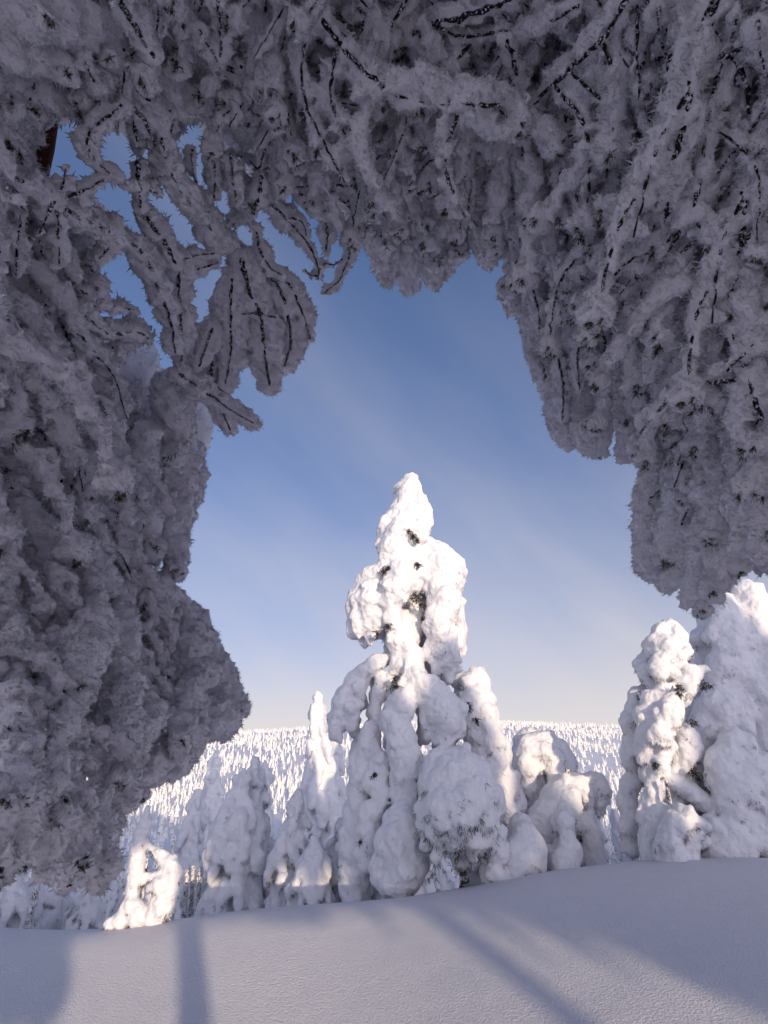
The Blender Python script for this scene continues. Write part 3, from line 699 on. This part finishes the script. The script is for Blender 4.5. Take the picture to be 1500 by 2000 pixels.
def build_branch(paths, seed, voxel=0.011, dens=.9, tufts=(), parent=None, org=None, clen=0.011, noise=FROST_NOISE, name='branch'):
    """paths: list of (P (n,3) world, frost radius (n,), bark radius or 0, away (3,) direction the frost leans)"""
    r = np.random.default_rng(seed)
    caps, bark, bq = [], [], []
    for P, fr, br, away in paths:
        fr = fr * (.72 if br > 0 else .84); C = P + away * (fr * (1.12 if br > 0 else .75) + (.006 if br > 0 else 0))[:, None]
        w = 1 + 0.16 * r.normal(size=len(P)).clip(-1.6, 1.6)
        caps += chain([(C[i], max(fr[i] * w[i], .006)) for i in range(len(P))])
        if br > 0:
            Q = catmull(P, .012); Q = Q + r.normal(size=Q.shape) * .0012
            bq.append((Q, br)); bark.append(tube(Q - away * (br * .8 + .003), np.linspace(br, br * .6, len(Q)), 5, seed, .38))
    for c, tr_, d in tufts: caps.append((c + d * tr_ * .3, tr_, c + d * tr_ * .35, tr_ * .95))
    V, Tr = sdf_mesh(caps, voxel, 0.025, noise, pad=0.05)
    N = vert_normals(V, Tr)
    Ps, Ns, ar, f = sample_surface(V, Tr, 10, r)
    n = int(ar * 17500 * dens)
    Ps, Ns, ar, f = sample_surface(V, Tr, n, r)
    Ns = unit(N[Tr[f, 0]] + N[Tr[f, 1]] + N[Tr[f, 2]])
    vd = unit(Ps - (CAM if parent is pine and np.linalg.norm(org if org is not None else Ps[0]) > 0 else np.array([0, -2., -1.])))
    kp = ((Ns * vd).sum(-1) < .25) | (r.random(len(Ps)) < .3); Ps, Ns = Ps[kp], Ns[kp]
    for Q, br in bq:
        dm = np.min(((Ps[:, None] - Q[None, ::2]) ** 2).sum(-1), 1) if len(Ps) * len(Q) < 4e6 else np.min([((Ps - q_) ** 2).sum(-1) for q_ in Q[::2]], 0)
        kp = (np.sqrt(dm) > br * 2.2) | (r.random(len(Ps)) < .08); Ps, Ns = Ps[kp], Ns[kp]
    parts = [(V, Tr, N), crystals(Ps, Ns, clen * np.clip(1.0 + 2.0 * tile_pts(FB2, Ps, .35), .3, 2.0), clen * .23, r)]
    if bark:
        B = join(bark)
        # ice grains stuck on the bark
        Pb, Nb, ab, fb = sample_surface(B[0], B[1], int(30 + 180 * sum(len(b[0]) for b in bark) / 400), r)
        parts.append(crystals(Pb, Nb, clen * .55, clen * .28, r))
    Vf, Tf, Nf = join(parts)
    org = P[0] if org is None else org
    if bark:
        o = obj(name, mesh_np(name, B[0] - org, B[1], B[2], mats=[M_redbark if max(b_[1] for b_ in bq) > .013 else M_twig]), parent)
    else:
        hn = max(3, int(len(paths[0][0]) * .7)); q = tube((paths[0][0] + paths[0][3] * (paths[0][1] * .8)[:, None])[:hn], .004, 5, seed)
        o = obj(name, mesh_np(name, q[0] - org, q[1], q[2], mats=[M_twig]), parent)
    obj('frost', mesh_np('frost', Vf - org, Tf, Nf, mats=[M_frost]), o)
    TOT[0] += len(Tf)
    if len(tufts):
        for c, tr_, d in tufts:
            k = 7; base = c - d * tr_ * .62 + r.normal(size=(k, 3)) * tr_ * .26
            nv = (needles(base, np.repeat([-d * .7 + np.array([0, 0, -.35])], k, 0) + r.normal(size=(k, 3)) * .35, 14, tr_ * .6, r, .0011, .75))
            obj('needle_tuft', mesh_np('needle_tuft', nv[0] - org, nv[1], nv[2], mats=[M_needle]), o)
    o.location = org - (np.array(pine.location) if parent is pine else 0)
    return o

# branches traced from the photo: frost radius px, bark radius px, depth offset m, then x,y points; ';' starts a side twig of the same branch
TR = [
 '30 10 .0|225,-20 265,55 300,110', '22 4 -.05|238,203 205,232 183,246 170,275 180,305 215,340 250,363', '26 8 .1|238,180 258,215 268,275', '20 4 .05|255,165 290,195 335,218;16 3|318,213 313,240 316,270',
 '24 6 .05|258,207 285,240 302,285', '30 4 0|316,268 323,305 340,350 370,395 400,425', '32 5 .05|361,373 390,407 409,445 422,469 449,477', '14 4 .05|376,292 375,325 386,362', '22 7 .05|270,320 272,360 275,403;14 4|275,362 308,378',
 '22 7 -.05|105,392 70,372 30,345;17 5|105,392 160,375 200,350;17 5|105,392 90,425 75,455;17 4|110,400 115,470 117,520;13 4|110,388 125,355 128,330', '30 6 0|105,392 160,425 215,450 245,467 275,490 295,525 312,570 325,600 335,640 342,690;15 4|230,462 205,490 195,505',
 '28 6 .05|285,420 300,445 320,470 335,500 348,530 350,570 353,620 356,680 352,730;17 4|350,525 390,524 425,512;14 3|345,510 380,500 420,494', '11 3 .0|150,560 170,575 200,592 240,601 262,605', '24 4 0|145,598 180,630 210,650', '28 5 .1|208,640 235,652 265,645 290,662', '20 4 -.1|22,660 50,670 78,692', '28 5 -.05|5,765 40,785 85,815 100,832',
 '18 4 .0|503,273 542,290 575,302 606,307 627,306', '16 4 0|660,296 627,306 600,314 563,329 515,328', '20 4 0|640,300 662,306 689,313 718,320 755,318', '14 4 0|531,339 555,357 569,365 611,363', '20 7 0|510,343 507,378 494,418', '24 5 .05|513,389 542,410 563,431 585,455 603,477;7 4|603,477 614,500 622,527 622,545;5 3|622,538 609,539 596,528;5 3|622,530 635,514 649,518 670,506;7 3|563,425 582,429 595,442 598,463',
 '13 3 .1|694,455 680,503 665,543 632,573', '22 4 .05|585,377 630,410 659,429;12 4|622,370 630,403', '22 4 .1|632,425 640,455 636,492', '20 5 0|638,363 660,385 686,407;12 3|678,393 718,381', '20 4 0|657,363 694,365 750,367',
 '42 6 0|473,506 483,551 491,578 507,610 513,645 518,700 526,752;10 3|505,612 465,613;10 3|507,610 539,621', '16 4 .0|502,453 510,495 531,525 550,537', '38 5 .05|531,543 542,557 555,586 563,623 568,670 556,715;24 4|542,545 563,554 574,573 592,615 606,662', '42 4 .0|454,546 450,602 452,650 450,700 440,750', '28 4 .0|415,640 400,685 388,716',
 '28 4 0|350,730 400,765 450,800 495,826', '28 4 .05|415,705 412,740 428,790 450,840',
 '22 10 .05|605,82 680,72 740,75 800,62 870,40 960,15 1020,-20', '15 5 -.05|850,50 900,70 980,62 1060,48 1130,8', '16 4 0|635,95 665,150 735,175', '19 5 -.05|805,70 850,130 890,155 950,187 1005,203', '14 4 0|750,125 800,145 840,147', '13 4 .0|770,80 795,130 820,160', '20 5 -.1|988,78 1005,130 1018,185 1035,235 1065,270 1105,287', '14 5 .0|952,85 955,130 954,182', '18 4 0|880,165 902,208 925,280', '14 4 .05|740,85 745,200 743,290', '22 7 .05|568,178 600,215 660,270', '14 4 .05|575,140 610,152 650,190',
 '24 11 .05|1075,150 1110,185 1125,250 1140,310 1165,380 1190,430 1215,490 1238,565;16 9|1110,185 1160,178 1190,195', '26 5 0|1285,15 1290,80 1322,132', '20 5 .0|1215,10 1220,70 1238,122', '18 5 0|1320,60 1345,102', '18 4 0|1253,272 1256,320 1272,342', '24 5 -.05|1320,285 1325,370 1332,405', '22 5 0|1338,440 1346,490 1352,525', '18 4 0|1383,320 1400,360 1425,372', '30 5 -.05|1140,260 1200,235 1260,225 1330,215 1400,205', '24 5 0|1192,555 1178,610 1180,660 1188,745', '16 5 .05|1010,352 1004,400 1014,460', '22 4 0|1105,490 1095,540 1100,600', '20 4 0|1125,520 1140,570 1155,625', '16 4 .1|1195,625 1230,650 1240,690', '24 4 0|1080,350 1090,420 1075,470', '20 4 .0|625,10 640,45 660,70', '20 5 .0|425,0 432,90 430,110', '22 4 0|640,20 690,40 712,62', '18 4 .1|1185,480 1215,520 1245,560',
 '20 4 .05|240,95 275,130 300,180', '22 4 0|390,60 420,110 440,150', '24 4 0|165,120 185,160 210,190', '20 4 0|470,130 500,175 520,215', '20 4 0|450,300 455,350 462,395', '20 4 .1|415,300 420,345 418,385', '22 4 .05|80,470 85,520 95,570', '22 4 0|40,420 35,480 30,540', '22 4 .0|190,560 165,600 140,640', '22 4 0|140,640 190,690 225,740', '20 4 0|60,610 75,660 70,720', '26 4 0|195,780 215,830 222,880',
 '22 4 0|1440,30 1430,80 1445,120', '22 4 0|1480,40 1485,110 1500,150', '22 4 0|1250,120 1262,160 1280,190', '22 4 0|1390,520 1400,560 1420,600', '22 4 0|1240,590 1255,640 1262,690', '20 4 0|1040,560 1052,610 1055,650', '20 4 0|1135,640 1128,700 1132,760', '20 4 0|1090,700 1100,760 1098,820',
]
# broad furred lobes without visible twigs: radius px, depth offset, points
LB = [
 '46 .05|335,760 342,850 348,930 340,1000 330,1062', '34 .1|375,880 368,950 352,1010', '44 0|282,850 272,950 290,1050', '40 -.05|190,700 200,800 205,880 196,950 190,1010', '44 0|120,620 148,700 160,780', '40 -.05|60,880 120,960 180,1010 240,1050', '56 -.05|30,1000 100,1070 170,1100 205,1145', '30 .05|330,1040 345,1090 335,1118',
 '50 .1|250,1140 330,1195 388,1262 425,1330 445,1385', '44 .05|370,1240 360,1330 370,1420 352,1490', '46 .1|425,1320 440,1380 415,1420', '34 .05|310,1400 312,1470 290,1530', '32 -.02|235,1450 228,1540 215,1620',
 '36 -.1|40,1480 46,1580 38,1680', '34 -.06|-5,1520 2,1620 -4,1720', '32 -.08|92,1520 98,1620 90,1712', '34 -.03|150,1540 158,1630 148,1716', '34 0|195,1560 195,1640 186,1710', '34 .02|60,1400 66,1500 60,1590', '36 .03|130,1420 122,1520 128,1600', '34 .05|215,1350 208,1450 214,1540', '40 .05|150,1000 160,1080 150,1150', '40 0|20,820 30,900 25,980', '40 .05|110,800 115,880 100,950', '36 0|230,940 235,1010 225,1080', '34 .1|60,1060 70,1120 60,1190', '30 0|140,1640 130,1700 135,1735',
 '50 .05|850,330 842,420 842,490 850,548', '42 .1|745,440 752,500 758,545', '38 .15|800,420 802,500 800,556', '40 .1|885,390 880,450 868,530', '46 .05|948,400 958,465 955,505', '40 .1|905,350 910,400 902,440', '36 .05|700,420 712,455', '42 .1|660,210 690,250 700,300', '40 .1|790,260 800,320 798,370', '42 .1|930,290 945,330 950,380',
 '30 .05|1015,470 1008,540 1000,600', '34 0|1045,560 1045,630 1050,700', '36 .05|1085,600 1078,720 1100,820 1108,865', '32 0|1115,500 1125,620 1135,720 1140,840 1150,880', '28 .05|1172,620 1172,740 1175,840 1172,880', '34 0|1222,600 1230,720 1230,820 1222,890', '40 -.05|1290,560 1290,680 1300,800 1290,890', '44 -.05|1360,500 1370,620 1405,705', '44 -.1|1440,550 1450,650 1440,750', '30 .05|1330,300 1330,420 1330,560', '36 0|1400,300 1410,420 1400,540', '36 0|1465,340 1470,450 1475,520',
 '32 .1|1282,900 1268,980 1262,1080 1272,1130', '40 .05|1335,850 1332,950 1312,1060 1305,1140', '44 0|1392,800 1400,900 1390,1020 1368,1130 1345,1168', '46 -.05|1452,800 1460,920 1460,1020 1450,1072', '44 -.1|1510,750 1505,900 1495,1040 1490,1090', '40 0|1400,1000 1410,1090 1398,1160', '38 .05|1260,200 1300,260 1320,330', '40 0|1420,200 1440,260 1450,330', '40 .05|1180,300 1220,360 1240,420', '36 .05|1240,470 1260,540 1270,600',
 '46 -.05|0,30 60,40 130,50 200,60 245,85', '42 -.05|20,100 60,110 100,105', '36 0|350,40 370,90 350,140', '36 0|480,40 500,90 530,120', '40 0|300,160 350,190 390,220', '36 .05|440,190 470,230 480,275', '36 .05|100,170 150,210 190,230', '36 .05|30,180 40,230 60,260', '36 0|10,290 30,320 35,350', '34 .05|560,30 580,80 590,130', '36 0|1160,60 1190,110 1180,160', '42 0|1400,30 1440,60 1480,100', '38 0|1340,10 1370,50 1400,90', '34 .05|700,120 720,160 715,210', '34 .05|830,180 850,220 860,270', '34 .1|1040,320 1050,380 1040,430', '34 .05|960,220 980,260 990,320', '40 0|30,560 60,610 50,680', '34 .05|160,480 170,530 160,570', '30 .1|440,340 470,370 480,420', '30 .1|550,340 580,355 640,340', '30 .1|690,330 720,345 780,350',
]
TUFT = [(128, 140), (22, 205), (70, 215), (195, 180), (30, 315), (12, 330), (215, 270), (150, 312), (345, 125), (362, 45), (390, 190), (422, 228), (446, 222), (530, 182), (532, 235), (435, 275), (540, 55), (482, 95), (352, 40), (1000, 225), (985, 295), (1150, 80), (1120, 110), (838, 440), (850, 508), (966, 480), (970, 425), (700, 345), (455, 828), (425, 812), (345, 880), (330, 900), (300, 960), (300, 1075), (1222, 820), (1300, 850), (1150, 830), (1300, 1100), (1390, 1055), (1470, 500), (1410, 420), (140, 1600), (60, 1430), (330, 1330), (265, 1340), (250, 1260), (180, 1440), (20, 1010), (95, 830), (165, 910), (60, 750), (1240, 700), (1100, 800), (1350, 940), (1060, 720), (640, 130), (905, 120), (1420, 640), (160, 1690)]
def px_path(txt, rad, off):
    pts = np.array([[float(a) for a in t.split(',')] for t in txt.split()])
    P = np.array([at_dist(x, y, shell(x, y) + off) for x, y in pts])
    P = catmull(P, 0.045)
    fr = rad * mpp(P)
    taper = np.interp(np.linspace(0, 1, len(P)), [0, .15, .75, 1], [.85, 1, .95, .62])
    return P, fr * taper
bi = 0
allb = []
for line in TR:
    segs = line.split('|', 1)
    h = segs[0].split(); subs = segs[1].split(';')
    paths = []
    for k, sb in enumerate(subs):
        if k: hh, sb = sb.split('|'); rad, br = [float(q) for q in hh.split()]
        else: rad, br = float(h[0]), float(h[1])
        P, fr = px_path(sb, rad, float(h[2]) - (.10 if float(h[1]) < 9 else .18))
        away = unit(unit(P.mean(0) - CAM) + np.array([0, 0, .12]))
        paths.append((P, fr, br * mpp(P.mean(0)) * .66, away))
    build_branch(paths, 1000 + bi, parent=pine); bi += 1
tp_px = np.array(TUFT, float); tuft_used = np.zeros(len(TUFT), bool)
lob = []
for line in LB:
    h, pts = line.split('|'); rad, off = [float(q) for q in h.split()]; rad *= .92
    lob.append((rad, off, pts, np.array([[float(a) for a in t.split(',')] for t in pts.split()])))
r = np.random.default_rng(77); nl = 0; tr0 = 0
while nl < 16 and tr0 < 4000:
    tr0 += 1
    x0, y0, ln, rad = -40 + 450 * r.random(), 1060 + 500 * r.random(), 120 + 240 * r.random(), 18 + 26 * r.random() ** 1.5
    sl = r.normal() * .22 + .06; k_ = np.linspace(0, 1, 4)
    arr = np.stack([x0 + ln * sl * k_ + 10 * r.normal(size=4), y0 + ln * k_], 1)
    if np.any(clear(arr[:, 0], arr[:, 1]) < rad * .95): continue
    lob.append((rad, -.16 + .26 * r.random(), ' '.join('%.0f,%.0f' % tuple(q_) for q_ in arr), arr)); nl += 1
for li, (rad, off, pts, arr) in enumerate(lob):
    P, fr = px_path(pts, rad, off + .04)
    away = unit(unit(P.mean(0) - CAM) + np.array([0, 0, .12]))
    tf = []
    c2 = catmull(np.c_[arr, np.zeros(len(arr))], 12)[:, :2]
    for k, t in enumerate(TUFT):
        if not tuft_used[k] and np.min(np.hypot(*(c2 - t).T)) < rad * 1.2:
            tuft_used[k] = True; d_ = shell(*t) + off - .01; c = at_dist(*t, d_)
            tf.append((c, 24 * mpp(c), unit(c - CAM)))
    rt_ = np.random.default_rng(3000 + li)
    if rt_.random() < .7 and not tf:
        t = c2[int(len(c2) * (.3 + .6 * rt_.random()))] + rt_.normal(size=2) * rad * .25
        c = at_dist(*t, shell(*t) + off - .01); tf.append((c, 22 * mpp(c), unit(c - CAM)))
    near = arr[:, 0].mean() < 420 and arr[:, 1].mean() > 1120
    build_branch([(P, fr, 0, away)], 2000 + li, parent=pine, tufts=tf, dens=.9 if not near else 1.2, voxel=.0135 if not near else .0105, clen=.011 if not near else .009)
print('canopy traced', TOT[0], time.time() - T0)

# hanging sprays that fill the curtain behind: a few kinds, copied
SPR = []
NS = 13
for s in range(NS):
    furry = s >= 9
    r = np.random.default_rng(300 + s); L = .42 + .28 * r.random(); paths = []
    main = catmull([[0, 0, 0], [.05 * r.normal(), .05 * r.normal(), -L * .35], [.08 * r.normal(), .08 * r.normal(), -L * .7], [.1 * r.normal(), .1 * r.normal(), -L]], .04)
    fr = (.021 if not furry else .026) * np.interp(np.linspace(0, 1, len(main)), [0, .2, .8, 1], [.8, 1.1, 1, .6])
    aw = unit(np.array([.0, 1.0, .35]))
    paths.append((main, fr, .0055 if not furry else 0, aw)); tf = []
    for k in range(9):
        i = int(len(main) * (.05 + .1 * k)); a = r.random() * 6.28; l2 = .14 + .16 * r.random()
        q = catmull([main[i], main[i] + [math.cos(a) * l2 * .5, math.sin(a) * l2 * .18, -l2 * .35], main[i] + [math.cos(a) * l2 * .7, math.sin(a) * l2 * .25, -l2 * 1.0]], .04)
        paths.append((q, np.full(len(q), .014 + .007 * r.random()), (.0028 + .002 * r.random()) if r.random() < .5 and not furry else 0, aw))
        if r.random() < .5: tf.append((q[-1] + [0, -.01, -.01], .034, aw))
    o = build_branch(paths, 700 + s, voxel=.0105, dens=.95, tufts=tf, parent=pine, org=np.zeros(3), name='spray')
    SPR.append((o, np.concatenate([main[::2]] + [q_[0][1:] for q_ in paths[1:]]), L))
r = np.random.default_rng(99)
placed = 0; first = [True] * NS; pts_done = []
tries = 0
while placed < 295 and tries < 12000:
    tries += 1
    x, y = -180 + 1860 * r.random(), -260 + 1960 * r.random()
    lay = r.random(); dd = shell(x, y) + .0 + .50 * lay
    p = at_dist(x, y, dd); ll = x < 470 and y > 1000; k = int(r.integers(9)) if not ll and r.random() < .8 else 9 + int(r.integers(4)); o, main, L = SPR[k]
    if ll: p = at_dist(x, y, shell(x, y) - .14 + .22 * lay)
    if p[2] < 0.75: continue
    sc = (.8 + .45 * r.random()) * (.62 if ll else 1)
    v_ = unit(p - CAM); dn = np.array([0, 0, -1.0]); dn = unit(dn - .9 * (dn @ v_) * v_ + np.array([0, .0, 0]))
    rt = unit(np.cross(v_, dn)); an_ = r.normal() * (.35 + .5 * np.clip((500 - y) / 500, 0, 1)); dn = unit(dn * math.cos(an_) + rt * math.sin(an_))
    yv = unit(v_ - (v_ @ dn) * dn); xv = np.cross(yv, -dn)
    Mx = Matrix([[xv[i_], yv[i_], -dn[i_]] for i_ in range(3)]).to_4x4()
    w = np.array([list(Mx @ Vector(m * sc)) for m in main]) + p
    q = to_px(w); need = .05 * sc / q[:, 2] * F
    if np.any(q[:, 2] < .3) or np.any(clear(q[:, 0], q[:, 1]) < need * .95) or w[:, 2].min() < .6: continue
    if any((x - a) ** 2 + (y - b) ** 2 < 40 ** 2 for a, b in pts_done): continue
    pts_done.append((x, y))
    if first[k]: first[k] = False; c = o; kids = []
    else:
        c = o.copy(); col.objects.link(c); kids = list(o.children)
    c.parent = pine; c.location = p - TRUNK; c.rotation_euler = Mx.to_euler(); c.scale = (sc,) * 3
    for ch in kids:
        d = ch.copy(); col.objects.link(d); d.parent = c
    placed += 1
for k in range(NS):
    if first[k]: 
        for ch in list(SPR[k][0].children): bpy.data.objects.remove(ch)
        bpy.data.objects.remove(SPR[k][0])
print('sprays', placed, tries, time.time() - T0)

# snow lying on the boughs above and behind the sprays
blobs = {}
for gy_ in range(-420, 1720, 46):
    for gx_ in range(-420, 1960, 46):
        x, y = gx_ + r.normal() * 12, gy_ + r.normal() * 12
        d0 = shell(x, y) + .62 + .25 * r.random()
        p = at_dist(x, y, d0)
        if p[2] < .55 or (x < 470 and y > 1430): continue
        rad = (34 + 10 * r.random()) * float(mpp(p))
        if clear(np.array([x]), np.array([y]))[0] < 76: continue
        blobs.setdefault((int((gx_ + 420) // 600), int((gy_ + 420) // 720)), []).append((p, rad, p + unit(p - CAM) * .3 + np.array([0, 0, .12]), rad * 1.0))
for key, cp in blobs.items():
    V, Tr = sdf_mesh(cp, .05, .06, ((WA, .8, .04), (WB, .7, .03), (FB2, .5, .015)), pad=.08)
    rr = np.random.default_rng(key[0] * 10 + key[1]); N = vert_normals(V, Tr)
    Ps, Ns, ar, f = sample_surface(V, Tr, 100, rr); Ps, Ns, ar, f = sample_surface(V, Tr, int(ar * 700), rr)
    fr_ = join([(V, Tr, N), crystals(Ps, Ns, .016, .005, rr)])
    obj('bough_snow', mesh_np('bough_snow', fr_[0] - TRUNK, fr_[1], fr_[2], mats=[M_frost]), pine)
    TOT[0] += len(fr_[1])
# limbs from the trunk out to the curtain
for i, (x, y, z0) in enumerate([(620, 60, 3.2), (800, 200, 3.3), (1075, 150, 2.9), (1300, 350, 2.5), (1450, 700, 2.2), (-80, 1100, 1.9), (1500, 200, 2.4)]):
    e_ = at_dist(x, y, shell(x, y) + .45); s0 = TRUNK + [0, 0, z0]; hi_ = unit(e_ - CAM); hi_ = unit(hi_ * .55 + np.array([0, -.1, 1.0])) * (shell(x, y) + .75) + CAM; mid = CAM + unit(unit(hi_ - CAM) + unit(e_ - CAM)) * (shell(x, y) + .72)
    P = catmull([s0, hi_, mid, e_], .08)
    px_ = to_px(P); 
    t_ = tube(P, np.linspace(.05, .016, len(P)), 7, i, .1)
    obj('limb', mesh_np('limb', t_[0] - TRUNK, t_[1], mats=[M_redbark]), pine)
# unseen crown behind the viewer, shaped as a curtain to block the sun
cp = []
r = np.random.default_rng(17)
for u in np.arange(-2.6, 2.75, .27):
    t0_ = -2.7 + .25 * math.sin(u * 2.1)
    low = (1.24 if u < 1.25 else .5 if u < 2.15 else .8) + .098 * abs(t0_) + .05 * math.sin(u * 5) if u > -.5 else 0.2
    for z in np.arange(low + .27, 4.0 - .25 * abs(u), .27):
        t_ = t0_ + .22 * r.normal(); p = su(u + .05 * r.normal(), t_, z); rad = .24 + .05 * r.random()
        cp.append((p, rad, p + np.array([.12 * r.normal(), .12 * r.normal(), -.10]), rad * .85))
for ub, ta, tb in ((2.75, -2.5, -1.0),):
    for t in np.arange(ta, tb, .28):
        for z in np.arange(1.7, 3.5, .28):
            p = su(ub + .12 * r.normal(), t, z); rad = .22 + .05 * r.random()
            cp.append((p, rad, p + np.array([.1 * r.normal(), .1 * r.normal(), -.12]), rad * .85))
for i in range(90):
    u, t = -1.8 + 4.2 * r.random(), -2.6 + 2.6 * r.random(); z = 3.3 + 1.6 * r.random() - .2 * abs(u)
    rad = .25 + .15 * r.random(); p = su(u, t, z)
    cp.append((p, rad, p + np.array([.3 * r.normal(), .3 * r.normal(), -.15]), rad * .8))
V, Tr = sdf_mesh(cp, .085, .12, ((WA, 1.6, .10), (FB, 1.0, .05)), pad=.15)
obj('shade_crown', mesh_np('shade_crown', V - TRUNK, Tr, mats=[M_frost]), pine)
print('canopy', TOT[0], time.time() - T0)

# ------------------------------------------------------------------ spruces standing behind the viewer, shading the snow
for i, (u, t, H, Rd, cb, tr_, st, lab) in enumerate([
    (-3.6, -6, 6.0, 1.6, 0, .1, 'column', 'snow-laden spruce to the shaded side of the arching pine'),
    (3.25, -9.0, 5.5, .95, 2.4, .16, 'dome', 'snow-crowned pine with a bare trunk, sunward of the arching pine'),
    (4.6, -9.3, 5.65, .95, 2.4, .2, 'dome', 'snow-crowned pine with a stout bare trunk, second sunward of the arching pine'),
    (5.0, -7.6, 2.2, .75, 0, .05, 'dome', 'low snow-domed bush at the foot of the stout-trunked pine'),
    (6.1, -8.4, 3.6, .75, 0, .1, 'column', 'snow-laden spruce standing past the stout-trunked pine'),
    (7.3, -8.0, 3.2, .9, 0, .1, 'dome', 'short snow-domed spruce well sunward of the arching pine'),
    (9.2, -8.5, 6.4, 1.9, 0, .1, 'column', 'broad snow-laden spruce at the far sunward side of the clearing'),
    (12.0, -9.0, 5.6, 1.7, 0, .1, 'column', 'last broad snow-laden spruce of the sunward row')]):
    b = su(u, t, 0); b[2] = float(terrain(b[0], b[1])) - .1
    cb_ = b + np.array([0, 0, cb])
    tree_object('snow_laden_spruce' if not cb else 'snow_crowned_pine', lab, b, cone_tree(cb_, H - cb, Rd, 500 + i, st), .09, .1, trunk_r=tr_, trunk_h=max(H * .6, cb + .5), seed=510 + i, twigs=200)
print('tris', sum(len(m.polygons) for m in bpy.data.meshes), 'time', time.time() - T0)
